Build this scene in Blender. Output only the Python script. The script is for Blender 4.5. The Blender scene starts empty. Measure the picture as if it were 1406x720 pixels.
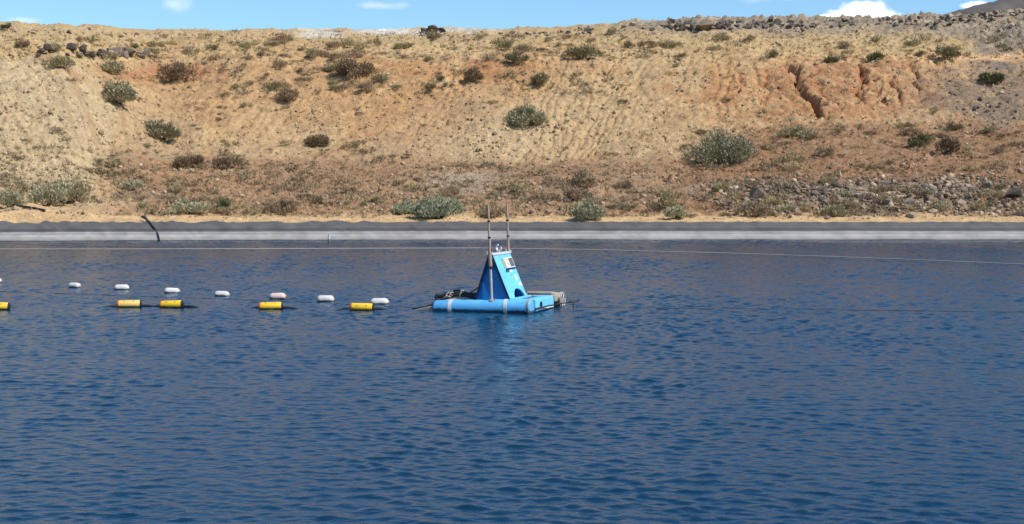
import bpy, math, random
import numpy as np
from mathutils import Vector, Matrix

random.seed(7)
RNG = np.random.default_rng(11)
scene = bpy.context.scene
col = scene.collection

# ------------------------------------------------------------------ camera
W, H, F = 1406.0, 720.0, 1932.0          # reference frame the layout was measured in
CAM_H = 3.67
PITCH = math.atan(95.0 / F)
cam = bpy.data.objects.new('camera', bpy.data.cameras.new('camera'))
col.objects.link(cam)
cam.location = (0, 0, CAM_H)
cam.rotation_euler = (math.pi / 2 - PITCH, 0, 0)
cam.data.sensor_width = 36.0
cam.data.lens = 36.0 * F / W
cam.data.clip_start = 0.1
cam.data.clip_end = 12000
scene.camera = cam
scene.render.resolution_x, scene.render.resolution_y = 1024, 524

# ------------------------------------------------------------------ light
SUN = Vector((0.76, -0.47, 1.05)).normalized()
SUN_EL = math.asin(SUN.z)
SUN_ROT = math.atan2(SUN.x, SUN.y)
sl = bpy.data.lights.new('sun', 'SUN')
sl.energy = 4.3
sl.angle = math.radians(0.5)
sl.color = (1.0, 0.95, 0.87)
so = bpy.data.objects.new('sun', sl)
col.objects.link(so)
so.rotation_euler = (-SUN).to_track_quat('-Z', 'Y').to_euler()
so.location = (60, -40, 80)

def ray(px, py):
    a, b = (px - W / 2) / F, -(py - H / 2) / F
    c, s = math.cos(PITCH), math.sin(PITCH)
    return Vector((a, b * s + c, b * c - s))

world = bpy.data.worlds.new('World')
scene.world = world
world.use_nodes = True
wn, wl = world.node_tree.nodes, world.node_tree.links
wn.clear()
w_out = wn.new('ShaderNodeOutputWorld')
w_bg = wn.new('ShaderNodeBackground')
w_bg.inputs['Strength'].default_value = 0.115
sky = wn.new('ShaderNodeTexSky')
sky.sky_type = 'NISHITA'
sky.sun_disc = False
sky.sun_elevation = SUN_EL
sky.sun_rotation = SUN_ROT
sky.altitude = 300
sky.air_density = 1.0
sky.dust_density = 0.25
sky.ozone_density = 2.5
wtc = wn.new('ShaderNodeTexCoord')
wnz = wn.new('ShaderNodeTexNoise')
wnz.inputs['Scale'].default_value = 75
wnz.inputs['Detail'].default_value = 6
wnz.inputs['Roughness'].default_value = 0.55
wl.new(wtc.outputs['Generated'], wnz.inputs['Vector'])
def wmath(op, a, b=None):
    n = wn.new('ShaderNodeMath'); n.operation = op
    for i, v in enumerate((a, b)):
        if v is None: continue
        if isinstance(v, (int, float)): n.inputs[i].default_value = v
        else: wl.new(v, n.inputs[i])
    return n.outputs[0]
def cloud_blob(px, py, rx, ry):
    d = ray(px, py).normalized()
    sub = wn.new('ShaderNodeVectorMath'); sub.operation = 'SUBTRACT'
    wl.new(wtc.outputs['Generated'], sub.inputs[0]); sub.inputs[1].default_value = d
    mul = wn.new('ShaderNodeVectorMath'); mul.operation = 'MULTIPLY'
    wl.new(sub.outputs[0], mul.inputs[0])
    mul.inputs[1].default_value = (F / rx, 20.0, F / ry)
    ln = wn.new('ShaderNodeVectorMath'); ln.operation = 'LENGTH'
    wl.new(mul.outputs[0], ln.inputs[0])
    return wmath('SUBTRACT', 1.0, ln.outputs['Value'])
def cloud_mask(blobs, amp, lo, hi, peak):
    m = None
    for b in blobs:
        v = cloud_blob(*b)
        m = v if m is None else wmath('MAXIMUM', m, v)
    m = wmath('ADD', m, wmath('MULTIPLY', wmath('SUBTRACT', wnz.outputs['Fac'], 0.5), amp))
    mr = wn.new('ShaderNodeMapRange'); mr.interpolation_type = 'SMOOTHSTEP'
    mr.inputs['From Min'].default_value = lo; mr.inputs['From Max'].default_value = hi
    mr.inputs['To Max'].default_value = peak
    wl.new(m, mr.inputs['Value'])
    return mr.outputs['Result']
puffs = cloud_mask([(1190, 16, 46, 15), (1165, 20, 34, 10), (1210, 20, 30, 10), (1142, 23, 24, 5),
                    (1342, 7, 20, 6)], 1.5, 0.0, 0.55, 1.0)
wisps = cloud_mask([(243, 6, 26, 14), (522, 8, 46, 7), (30, 28, 30, 6), (1065, -8, 70, 12), (700, -120, 500, 30)], 1.6, 0.0, 1.1, 0.4)
mask = wmath('MINIMUM', wmath('ADD', puffs, wisps), 1.0)
tint = wn.new('ShaderNodeMix'); tint.data_type = 'RGBA'; tint.blend_type = 'MULTIPLY'
tint.inputs['Factor'].default_value = 1.0
wl.new(sky.outputs[0], tint.inputs['A'])
tint.inputs['B'].default_value = (0.81, 1.05, 1.20, 1)
mx = wn.new('ShaderNodeMix'); mx.data_type = 'RGBA'
wl.new(mask, mx.inputs['Factor'])
wl.new(tint.outputs['Result'], mx.inputs['A'])
mx.inputs['B'].default_value = (9.3, 9.4, 9.6, 1)
wl.new(mx.outputs['Result'], w_bg.inputs['Color'])
wl.new(w_bg.outputs[0], w_out.inputs['Surface'])

vs = scene.view_settings
vs.view_transform = 'Standard'
vs.look = 'None'
vs.exposure = 0.22
vs.gamma = 1.0
scene.render.engine = 'CYCLES'

# ------------------------------------------------------------------ helpers
def tag(o, label=None, cat=None, group=None, kind=None):
    if label: o['label'] = label
    if cat: o['category'] = cat
    if group: o['group'] = group
    if kind: o['kind'] = kind
    return o

class MB:
    """collects verts and faces of one mesh"""
    def __init__(self): self.v, self.f, self.m = [], [], []
    def add(self, vs_, fs_, mi=0):
        n = len(self.v)
        self.v += [tuple(p) for p in vs_]
        self.f += [tuple(i + n for i in f) for f in fs_]
        self.m += [mi] * len(fs_)
        return self
    def box(self, c, s, R=None, mi=0):
        R = R or Matrix.Identity(3)
        vs_ = [Vector(c) + R @ Vector((sx * s[0] / 2, sy * s[1] / 2, sz * s[2] / 2))
               for sx in (-1, 1) for sy in (-1, 1) for sz in (-1, 1)]
        return self.add(vs_, [(0, 1, 3, 2), (4, 6, 7, 5), (0, 4, 5, 1), (2, 3, 7, 6), (0, 2, 6, 4), (1, 5, 7, 3)], mi)
    def tube(self, pts, r, n=10, caps=True, mi=0):
        pts = [Vector(p) for p in pts]
        rs = r if isinstance(r, (list, tuple)) else [r] * len(pts)
        vs_, fs_ = [], []
        up = Vector((0, 0, 1))
        for i, p in enumerate(pts):
            t = (pts[min(i + 1, len(pts) - 1)] - pts[max(i - 1, 0)]).normalized()
            if i == 0:
                a = t.orthogonal().normalized()
            else:
                a = (a - t * a.dot(t)).normalized()
            b = t.cross(a)
            for k in range(n):
                q = 2 * math.pi * k / n
                vs_.append(p + (a * math.cos(q) + b * math.sin(q)) * rs[i])
        for i in range(len(pts) - 1):
            for k in range(n):
                k2 = (k + 1) % n
                fs_.append((i * n + k, i * n + k2, (i + 1) * n + k2, (i + 1) * n + k))
        if caps:
            fs_.append(tuple(range(n - 1, -1, -1)))
            fs_.append(tuple(range((len(pts) - 1) * n, len(pts) * n)))
        return self.add(vs_, fs_, mi)
    def prism(self, poly, off, mi=0):
        """poly: list of 3d points (one side), off: extrusion vector"""
        n = len(poly); off = Vector(off)
        vs_ = [Vector(p) for p in poly] + [Vector(p) + off for p in poly]
        fs_ = [tuple(range(n)), tuple(range(2 * n - 1, n - 1, -1))]
        fs_ += [(i, i + n, (i + 1) % n + n, (i + 1) % n) for i in range(n)]
        return self.add(vs_, fs_, mi)
    def build(self, name, mats, parent=None, smooth=False, bevel=0, angle=40):
        me = bpy.data.meshes.new(name)
        me.from_pydata(self.v, [], self.f)
        if not isinstance(mats, (list, tuple)): mats = [mats]
        for m in mats: me.materials.append(m)
        if len(mats) > 1: me.polygons.foreach_set('material_index', self.m)
        import bmesh
        bm = bmesh.new(); bm.from_mesh(me)
        bmesh.ops.recalc_face_normals(bm, faces=bm.faces)
        bm.to_mesh(me); bm.free()
        if smooth:
            me.polygons.foreach_set('use_smooth', [True] * len(me.polygons))
            me.set_sharp_from_angle(angle=math.radians(angle))
        o = bpy.data.objects.new(name, me)
        col.objects.link(o)
        if parent: o.parent = parent
        if bevel:
            b = o.modifiers.new('bevel', 'BEVEL'); b.width = bevel; b.segments = 3; b.limit_method = 'ANGLE'
            me.polygons.foreach_set('use_smooth', [True] * len(me.polygons))
            me.set_sharp_from_angle(angle=math.radians(angle))
        return o

def empty(name, loc, rot=(0, 0, 0)):
    o = bpy.data.objects.new(name, None)
    o.empty_display_size = 0.3
    o.location = loc; o.rotation_euler = rot
    col.objects.link(o)
    return o

def copy_tree(o, parent=None):
    c = o.copy(); col.objects.link(c)
    if parent: c.parent = parent
    for ch in list(o.children): copy_tree(ch, c)
    return c

def mesh_np(name, verts, faces, mat, kind=None, smooth=False):
    """big mesh from numpy arrays; faces an (n,3|4) array"""
    me = bpy.data.meshes.new(name)
    nv, nf, k = len(verts), len(faces), faces.shape[1]
    me.vertices.add(nv); me.vertices.foreach_set('co', np.asarray(verts, np.float32).ravel())
    me.loops.add(nf * k); me.loops.foreach_set('vertex_index', np.asarray(faces, np.int32).ravel())
    me.polygons.add(nf)
    me.polygons.foreach_set('loop_start', np.arange(0, nf * k, k, dtype=np.int32))
    me.polygons.foreach_set('loop_total', np.full(nf, k, np.int32))
    if smooth: me.polygons.foreach_set('use_smooth', np.ones(nf, bool))
    me.update(calc_edges=True); me.validate()
    me.materials.append(mat)
    o = bpy.data.objects.new(name, me)
    col.objects.link(o)
    if kind: o['kind'] = kind
    return o

def lerp(a, b, t): return a + (b - a) * t
def sstep(a, b, x):
    t = np.clip((x - a) / (b - a), 0, 1)
    return t * t * (3 - 2 * t)

def perlin(x, y, seed=0):
    xi, yi = np.floor(x).astype(np.int64), np.floor(y).astype(np.int64)
    xf, yf = x - xi, y - yi
    def g(ix, iy):
        h = (ix * 374761393 + iy * 668265263 + seed * 982451653) & 0x7fffffff
        h = ((h ^ (h >> 13)) * 1274126177) & 0x7fffffff
        h = h ^ (h >> 16)
        return (h & 0xffff) / 65536.0 * 2 * np.pi
    def dot(ix, iy, dx, dy):
        a = g(ix, iy)
        return np.cos(a) * dx + np.sin(a) * dy
    u = xf * xf * xf * (xf * (xf * 6 - 15) + 10)
    v = yf * yf * yf * (yf * (yf * 6 - 15) + 10)
    a = lerp(dot(xi, yi, xf, yf), dot(xi + 1, yi, xf - 1, yf), u)
    b = lerp(dot(xi, yi + 1, xf, yf - 1), dot(xi + 1, yi + 1, xf - 1, yf - 1), u)
    return lerp(a, b, v) * 1.5
def fbm(x, y, oct=5, seed=0, gain=0.5):
    s, a = 0, 1.0
    for i in range(oct):
        s = s + a * perlin(x * 2 ** i + 17.3 * i, y * 2 ** i - 9.1 * i, seed + i)
        a *= gain
    return s

# ------------------------------------------------------------------ materials
def new_mat(name):
    m = bpy.data.materials.new(name); m.use_nodes = True
    nt = m.node_tree
    b = nt.nodes['Principled BSDF']
    return m, nt.nodes, nt.links, b

SCUM = {}
def scum(m, z0=.05):
    n, l = m.node_tree.nodes, m.node_tree.links
    b = n['Principled BSDF']; src = b.inputs['Base Color'].links[0].from_socket
    g = n.new('ShaderNodeNewGeometry'); sp = n.new('ShaderNodeSeparateXYZ'); l.new(g.outputs['Position'], sp.inputs[0])
    nz = n.new('ShaderNodeTexNoise'); nz.inputs['Scale'].default_value = 9; nz.inputs['Detail'].default_value = 5; l.new(g.outputs['Position'], nz.inputs['Vector'])
    ma = n.new('ShaderNodeMath'); ma.operation = 'MULTIPLY_ADD'; ma.inputs[1].default_value = -.10; l.new(nz.outputs['Fac'], ma.inputs[0]); l.new(sp.outputs['Z'], ma.inputs[2])
    mr = n.new('ShaderNodeMapRange'); mr.inputs['From Min'].default_value = z0 - .05; mr.inputs['From Max'].default_value = z0 - .02; mr.inputs['To Min'].default_value = .85; mr.inputs['To Max'].default_value = 0
    l.new(ma.outputs[0], mr.inputs['Value'])
    mi = n.new('ShaderNodeMix'); mi.data_type = 'RGBA'; l.new(mr.outputs[0], mi.inputs['Factor']); l.new(src, mi.inputs['A']); mi.inputs['B'].default_value = (.035, .04, .03, 1)
    l.new(mi.outputs['Result'], b.inputs['Base Color'])
    return m
def paint(name, c, rough=0.5, var=0.15, scale=6.0, dirt=None, dirt_amt=0.0, bump=0.0, metallic=0.0, spec=0.5):
    """a surface with uneven tone and optional worn, dirty patches"""
    m, n, l, b = new_mat(name)
    tc = n.new('ShaderNodeTexCoord')
    nz = n.new('ShaderNodeTexNoise'); nz.inputs['Scale'].default_value = scale
    nz.inputs['Detail'].default_value = 6; nz.inputs['Roughness'].default_value = 0.6
    l.new(tc.outputs['Object'], nz.inputs['Vector'])
    rp = n.new('ShaderNodeValToRGB')
    rp.color_ramp.elements[0].position = 0.3; rp.color_ramp.elements[1].position = 0.72
    rp.color_ramp.elements[0].color = tuple(x * (1 - var) for x in c) + (1,)
    rp.color_ramp.elements[1].color = tuple(min(1, x * (1 + var)) for x in c) + (1,)
    l.new(nz.outputs['Fac'], rp.inputs['Fac'])
    out = rp.outputs['Color']
    if dirt:
        n2 = n.new('ShaderNodeTexNoise'); n2.inputs['Scale'].default_value = scale * 1.7
        n2.inputs['Detail'].default_value = 8; n2.inputs['Roughness'].default_value = 0.7
        mp = n.new('ShaderNodeMapping'); mp.inputs['Location'].default_value = (3, 7, 1)
        l.new(tc.outputs['Object'], mp.inputs['Vector']); l.new(mp.outputs[0], n2.inputs['Vector'])
        mr = n.new('ShaderNodeMapRange')
        mr.inputs['From Min'].default_value = 0.5; mr.inputs['From Max'].default_value = 0.75
        mr.inputs['To Max'].default_value = dirt_amt
        l.new(n2.outputs['Fac'], mr.inputs['Value'])
        mi = n.new('ShaderNodeMix'); mi.data_type = 'RGBA'
        l.new(mr.outputs[0], mi.inputs['Factor']); l.new(out, mi.inputs['A'])
        mi.inputs['B'].default_value = tuple(dirt) + (1,)
        out = mi.outputs['Result']
    l.new(out, b.inputs['Base Color'])
    b.inputs['Roughness'].default_value = rough
    b.inputs['Metallic'].default_value = metallic
    b.inputs['Specular IOR Level'].default_value = spec
    if bump:
        bp = n.new('ShaderNodeBump'); bp.inputs['Strength'].default_value = 0.6
        bp.inputs['Distance'].default_value = bump
        l.new(nz.outputs['Fac'], bp.inputs['Height']); l.new(bp.outputs[0], b.inputs['Normal'])
    return m

def leaf_mat(name, c_dark, c_light, rough=0.75):
    m, n, l, b = new_mat(name)
    g = n.new('ShaderNodeNewGeometry'); oi = n.new('ShaderNodeObjectInfo')
    rp = n.new('ShaderNodeValToRGB')
    rp.color_ramp.elements[0].color = tuple(c_dark) + (1,)
    rp.color_ramp.elements[1].color = tuple(c_light) + (1,)
    l.new(g.outputs['Random Per Island'], rp.inputs['Fac'])
    hs = n.new('ShaderNodeHueSaturation')
    mr = n.new('ShaderNodeMapRange'); mr.inputs['To Min'].default_value = 0.75; mr.inputs['To Max'].default_value = 1.25
    l.new(oi.outputs['Random'], mr.inputs['Value']); l.new(mr.outputs[0], hs.inputs['Value'])
    l.new(rp.outputs['Color'], hs.inputs['Color'])
    l.new(hs.outputs[0], b.inputs['Base Color'])
    b.inputs['Roughness'].default_value = rough
    b.inputs['Specular IOR Level'].default_value = 0.2
    return m

def rock_mat(name, c0, c1, c2):
    m, n, l, b = new_mat(name)
    tc = n.new('ShaderNodeTexCoord'); oi = n.new('ShaderNodeObjectInfo'); g = n.new('ShaderNodeNewGeometry')
    rnd = n.new('ShaderNodeMath'); rnd.operation = 'FRACT'
    ad = n.new('ShaderNodeMath'); ad.operation = 'ADD'
    l.new(oi.outputs['Random'], ad.inputs[0]); l.new(g.outputs['Random Per Island'], ad.inputs[1])
    l.new(ad.outputs[0], rnd.inputs[0])
    rp = n.new('ShaderNodeValToRGB')
    e = rp.color_ramp.elements
    e[0].color = tuple(c0) + (1,); e[1].color = tuple(c2) + (1,)
    k = e.new(0.55); k.color = tuple(c1) + (1,)
    l.new(rnd.outputs[0], rp.inputs['Fac'])
    nz = n.new('ShaderNodeTexNoise'); nz.inputs['Scale'].default_value = 4; nz.inputs['Detail'].default_value = 6
    l.new(tc.outputs['Object'], nz.inputs['Vector'])
    mr = n.new('ShaderNodeMapRange'); mr.inputs['From Min'].default_value = 0.3; mr.inputs['From Max'].default_value = 0.7
    mr.inputs['To Min'].default_value = 0.7; mr.inputs['To Max'].default_value = 1.25
    l.new(nz.outputs['Fac'], mr.inputs['Value'])
    mi = n.new('ShaderNodeMix'); mi.data_type = 'RGBA'; mi.blend_type = 'MULTIPLY'; mi.inputs['Factor'].default_value = 1
    l.new(rp.outputs[0], mi.inputs['A']); l.new(mr.outputs[0], mi.inputs['B'])
    l.new(mi.outputs['Result'], b.inputs['Base Color'])
    b.inputs['Roughness'].default_value = 0.9
    bp = n.new('ShaderNodeBump'); bp.inputs['Distance'].default_value = 0.06; bp.inputs['Strength'].default_value = 0.7
    l.new(nz.outputs['Fac'], bp.inputs['Height']); l.new(bp.outputs[0], b.inputs['Normal'])
    return m

# ------------------------------------------------------------------ terrain
C_, S_ = math.cos(PITCH), math.sin(PITCH)
def z_at(py, Y):
    d = ray(W / 2, py)
    return CAM_H + Y * d.z / d.y
def project(X, Y, Z):
    dz = Z - CAM_H
    dep = Y * C_ - dz * S_
    up = Y * S_ + dz * C_
    return W / 2 + F * X / dep, H / 2 - F * up / dep

KEYS = {   # column: [(image row, distance)] from the bench behind the sand berm to the ridge
    -500: [(287, 115), (262, 120), (245, 122), (66, 146), (62, 150), (34, 157), (32, 175)],
    0:    [(287, 116), (264, 121), (250, 123), (72, 147), (68, 150), (39, 156), (36, 175)],
    90:   [(288, 117), (266, 123), (250, 126), (76, 149), (70, 153), (42, 160), (38, 178)],
    150:  [(289, 117), (268, 126), (250, 131), (100, 156), (74, 162), (60, 168), (41, 176), (39, 190)],
    235:  [(290, 118), (265, 130), (240, 138), (222, 145), (200, 150), (105, 166), (75, 171), (60, 180), (43, 190), (42, 200)],
    450:  [(290, 118), (268, 129), (245, 140), (222, 149), (200, 154), (95, 168), (80, 172), (60, 184), (45, 197), (44, 205)],
    703:  [(290, 118), (270, 128), (245, 140), (222, 150), (200, 154), (88, 168.5), (78, 172), (58, 184), (42, 196), (41, 205)],
    950:  [(290, 118), (270, 126), (242, 136), (222, 143), (205, 149), (172, 157), (88, 169), (78, 172), (50, 184), (33, 196), (32, 205)],
    1150: [(290, 118), (262, 124), (245, 129), (222, 137), (200, 145), (166, 155.5), (94, 166), (84, 169), (60, 179), (32, 194), (28, 205)],
    1300: [(290, 118), (262, 123.5), (243, 128), (220, 136.5), (195, 145), (165, 154), (98, 163.5), (84, 167), (60, 177), (30, 192), (25, 203)],
    1406: [(290, 118), (262, 123), (240, 128), (215, 136), (190, 145), (165, 152), (100, 161), (80, 167), (75, 172), (40, 182), (19, 196), (16, 205)],
    1900: [(290, 118), (262, 123), (240, 128), (215, 136), (190, 145), (165, 152), (95, 161), (72, 167), (66, 172), (30, 182), (2, 200), (0, 205)],
}
BANK_RUN, BANK_RISE = 2.7, 1.36
kx = np.array(sorted(KEYS))
ku = (kx - W / 2) / F
def edge_y(u):       # distance of the far water edge
    return np.interp(u, [-0.5, -0.36, -0.25, -0.1, 0.0, 0.37, 0.6], [103.5, 106.0, 107.6, 108.8, 109.2, 109.0, 108])

us = np.concatenate([np.linspace(-1.5, -0.46, 40)[:-1], np.linspace(-0.46, 0.46, 900), np.linspace(0.46, 1.5, 40)[1:]])
Ys = np.concatenate([np.arange(98, 104, 1.0), np.arange(104, 118, 0.2), np.arange(118, 136, 0.2), np.arange(136, 172, 0.135),
                     np.arange(172, 214, 0.22), np.geomspace(214, 3500, 30)])
base = np.zeros((len(kx), len(Ys)))
for i, k in enumerate(kx):
    e = float(edge_y(ku[i]))
    pts = [(e - 8, -BANK_RISE * 8 / BANK_RUN), (e, 0.0), (e + BANK_RUN, BANK_RISE), (e + BANK_RUN + 1.0, BANK_RISE + 0.22),
           (e + BANK_RUN + 2.0, BANK_RISE + 0.36), (e + BANK_RUN + 3.2, BANK_RISE + 0.36)]
    for py, Y in KEYS[k]:
        if Y > pts[-1][0] + 0.5: pts.append((Y, z_at(py, Y)))
    zt = pts[-1][1]
    pts += [(pts[-1][0] + 14, zt - 0.8), (pts[-1][0] + 60, zt - 6.0), (600, 12), (3500, 10)]
    p = np.array(pts)
    base[i] = np.interp(Ys, p[:, 0], p[:, 1])
# soften the kinks a little along the distance, except at the bank
sm = base.copy()
for _ in range(14):
    sm[:, 1:-1] = 0.25 * sm[:, :-2] + 0.5 * sm[:, 1:-1] + 0.25 * sm[:, 2:]
fade = sstep(115.5, 119, Ys)[None, :] * (1 - sstep(212, 216, Ys))[None, :]
base = lerp(base, sm, fade)
# smooth interpolation across the columns (monotone-ish: smoothstep mixed with linear)
Z = np.zeros((len(us), len(Ys)))
for i, u in enumerate(us):
    j = int(np.clip(np.searchsorted(ku, u) - 1, 0, len(ku) - 2))
    t = float(np.clip((u - ku[j]) / (ku[j + 1] - ku[j]), 0, 1))
    t = lerp(t, t * t * (3 - 2 * t), 0.6)
    Z[i] = lerp(base[j], base[j + 1], t)
U, YY = np.meshgrid(us, Ys, indexing='ij')
# bank line follows the real edge
ed = edge_y(U)
tb = (YY - ed) / BANK_RUN
near = 1 - sstep(1.15, 2.3, tb)
bank = np.where(tb < 1, tb * BANK_RISE, BANK_RISE + (tb - 1) * 0.45)
Z = np.where(tb < 1.0, bank, lerp(Z, bank, near))
XX = U * YY
PX, PY = project(XX, YY, Z)

def blob(px, py, rx, ry, ang=0, soft=0.6, warp=0.5):
    """soft ragged patch over the ground around a point seen in the reference"""
    a = math.radians(ang)
    dx, dy = PX - px, PY - py
    ca, sa = math.cos(a), math.sin(a)
    x, y = (dx * ca + dy * sa) / rx, (-dx * sa + dy * ca) / ry
    d = np.sqrt(x * x + y * y) + warp * WARP
    return 1 - sstep(1 - soft, 1 + soft * 0.5, d)
WARP = fbm(XX / 5.0, YY / 5.0 + Z / 3.0, 5, 3)
WARP2 = fbm(XX / 1.6 + 40, YY / 1.6 + Z / 1.5, 4, 9)

# --- relief
land = sstep(1.6, 3.2, tb)
rel = 0.55 * fbm(XX / 13, YY / 13, 4, 21) + 0.22 * fbm(XX / 3.1, YY / 3.1, 4, 33) + 0.10 * fbm(XX / 0.9, YY / 0.9, 3, 41, 0.65)
far_fade = 1 - 0.7 * sstep(215, 260, YY)
Z = Z + land * rel * far_fade
# sand berm lumps
berm = sstep(1.0, 1.3, tb) * (1 - sstep(3.0, 4.0, tb))
Z += berm * (0.16 * fbm(XX / 3.5, YY / 1.5, 4, 51) + 0.05 * fbm(XX / 0.7, YY / 0.7, 3, 52))
Z += 0.8 * np.exp(-((PX - 35) / 55) ** 2) * berm          # spoil heaps on the berm at the left
Z += 0.9 * np.exp(-((PX - 138) / 42) ** 2 - ((tb - 3.2) / 1.1) ** 2)
# erosion rills running down the tipped face
lean = np.interp(U, [(x - W/2)/F for x in (-200, 60, 150, 260, 420, 620, 760, 880, 950, 1040, 1120, 1300)],
                 [-0.95, -0.9, -0.7, 0.2, 0.62, 0.55, 0.35, 0.55, 0.32, 0.0, -0.3, -0.1])
S = XX + lean * (170 - YY) * -1.0 * -1.0
S = XX - lean * (YY - 168)
face = sstep(226, 208, PY) * sstep(70, 92, PY)
rf = face * np.interp(PX, [-100, 0, 140, 180, 420, 560, 700, 800, 1000, 1255, 1290, 1400],
                      [0.8, 0.8, 0.7, 0.3, 0.4, 0.7, 0.75, 0.95, 0.75, 0.6, 0.45, 0.4])
rf = np.where((PX > 950) & (PY > 172), rf * 0.1, rf)
wob = 0.35 * fbm(XX / 4, YY / 4, 3, 61)
r1 = perlin(S / 1.9 + wob, YY / 40.0, 71)
r2 = perlin(S / 0.85 + wob * 2, YY / 22.0, 72)
r3 = perlin(S / 4.2 + wob, YY / 60.0, 73)
ridged = lambda r: 1 - np.minimum(np.abs(r) * 2.2, 1)
rill = 0.50 * ridged(r1) ** 5 * sstep(-0.5, 0.4, r3 + WARP * 0.6) + 0.26 * ridged(r2) ** 4 * sstep(-.5, .3, WARP2) + 0.22 * r3
Z -= rf * rill * 1.1
# the deep gullies at the right
def gully(p0, p1, w, depth):
    global Z
    (x0, y0), (x1, y1) = p0, p1
    t = np.clip((PY - y0) / (y1 - y0), -0.2, 1.3)
    cx = lerp(x0, x1, t) + 6 * WARP2 + 8 * WARP
    m = np.exp(-((PX - cx) / w) ** 2) * sstep(y0 - 6, y0 + 4, PY) * (1 - sstep(y1 - 10, y1 + 10, PY))
    Z -= depth * m
    return m
GUL = gully((1082, 86), (1130, 162), 5.0, 2.0)
GUL = np.maximum(GUL, gully((1180, 88), (1183, 138), 3.2, 1.1))
GUL = np.maximum(GUL, gully((1253, 88), (1260, 128), 2.8, .7))
GUL = np.maximum(GUL, gully((1056, 96), (1050, 128), 2.6, 0.5))
GUL = np.maximum(GUL, gully((1220, 105), (1236, 140), 3, 0.7))
# tipped rubble along the right hand ridge
RID = sstep(815, 900, PX) * sstep(54, 42, PY + 5 * WARP + np.interp(PX, [900, 1250, 1400], [4, 2, -14])) * (1 - sstep(206, 214, YY))
Z += RID * (0.55 * np.abs(fbm(XX / 1.7, YY / 1.7, 3, 111, .6)) + 0.35 * np.clip(perlin(XX / .8, YY / .8, 113), 0, 1))
# rough broken ground: tussocks, clods, wash-outs
Z += land * sstep(230, 214, YY) * 0.24 * np.clip(fbm(XX / .62, YY / .62, 2, 117, .6), -.3, 1) * np.clip(.35 + 1.6 * WARP, .06, 1.4) * (1 - sstep(1.0, 1.3, tb) * (1 - sstep(3.0, 4.0, tb)))
for a_, b_ in (((1018, 104), (1006, 132)), ((1110, 100), (1150, 150)), ((1204, 112), (1212, 145))):
    GUL = np.maximum(GUL, .6 * gully(a_, b_, 2.4, .4))
# scarp under the plateau, left
Z -= 0.9 * np.exp(-((PY - 74) / 4) ** 2) * sstep(-80, 0, PX) * (1 - sstep(190, 240, PX)) * (0.6 + WARP * 0.8)
under = np.minimum(tb, 1.0)
Z = np.where(tb < 1.0, under * BANK_RISE - 0.06, Z)

# --- soil colours (linear albedo)
def rgb(*c): return np.array(c, float)
tan, pale, ochre, orange = rgb(.475, .325, .172), rgb(.51, .39, .23), rgb(.465, .302, .148), rgb(.46, .245, .105)
red, brown, greyb, sand, grey = rgb(.36, .138, .060), rgb(.325, .185, .102), rgb(.24, .178, .125), rgb(.60, .395, .20), rgb(.22, .19, .165)
rbrown = rgb(.29, .158, .083)
cl = np.broadcast_to(tan, Z.shape + (3,)).copy()
def mixc(mask, c, a=1.0):
    global cl
    m = np.clip(mask * a, 0, 1)[..., None]
    cl = cl * (1 - m) + c * m
mixc(sstep(-0.2, 0.7, WARP), ochre, 0.7)
mixc(sstep(0.0, 0.8, -WARP + 0.2 * WARP2), pale, 0.5)
mixc(sstep(84, 66, PY), rgb(.49, .34, .165), 0.8)                                      # plateau, straw covered
mixc(sstep(62, 50, PY) * sstep(-0.2, 0.4, WARP2 + WARP * .5), rgb(.36, .28, .18), 0.55)
NOSE = sstep(14, -10, PX - np.interp(PY, [60, 78, 110, 150, 200, 255, 280], [40, 92, 138, 152, 150, 140, 110]) + 14 * WARP + 8 * WARP2) * sstep(72, 84, PY) * sstep(292, 270, PY)
mixc(NOSE, rgb(.50, .375, .215), 0.95)
STRK = perlin(S / 0.9 + .3 * WARP2, YY / 26.0, 131); STRK2 = perlin(S / 2.4 + .4 * WARP, YY / 45.0, 133)
mixc(face * sstep(.15, .55, STRK), rgb(.34, .215, .115), .55)
mixc(face * sstep(.15, .55, -STRK), pale, .4)
mixc(face * sstep(.2, .6, STRK2) * sstep(300, 420, PX), rgb(.40, .22, .10), .5)                                      # nose at the left
mixc(blob(235, 190, 60, 110, 20), rgb(.36, .24, .14), 0.45)                               # gully fill
mixc(blob(225, 98, 100, 13, 0), red, 0.75); mixc(blob(90, 96, 60, 8, 25), rgb(.4, .2, .09), 0.5)
mixc(blob(270, 130, 130, 45, 25), orange, 0.45)
mixc(blob(480, 135, 200, 60, 15), orange, 0.55); mixc(blob(660, 125, 170, 50, -20), orange, 0.5)
mixc(blob(610, 98, 150, 16, 4), orange, 0.85); mixc(blob(690, 92, 90, 9, 0), red, 0.4)
mixc(blob(830, 97, 40, 9, 0), red, 0.6)
mixc(blob(560, 190, 160, 35, -25), rgb(.40, .27, .16), 0.5)
mixc(blob(700, 190, 130, 45, -20), pale, 0.5)
mixc(blob(850, 150, 130, 80, -15), rgb(.49, .335, .175), 0.75)
mixc(blob(1010, 150, 120, 40, 0), rgb(.45, .26, .125), .5)
mixc(blob(1150, 122, 195, 42, 0, .4), rgb(.455, .248, .118), 0.95)
mixc(blob(1170, 95, 110, 14, 4), rgb(.42, .21, .10), 0.6)
mixc(blob(1010, 112, 60, 36, 20), orange, 0.55)
mixc(sstep(1040, 1060, PX) * sstep(70, 84, PY) * (1 - sstep(84, 96, PY)), rgb(.50, .29, .13), 0.6)
mixc(blob(1370, 130, 120, 50, 0, .5), greyb, 0.9); mixc(blob(1385, 62, 80, 22, -20), grey, 0.75)
mixc(blob(1335, 76, 115, 7, -3), rgb(.60, .36, .17), 0.9)
mixc(RID, rgb(.31, .245, .175), .9)
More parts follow.
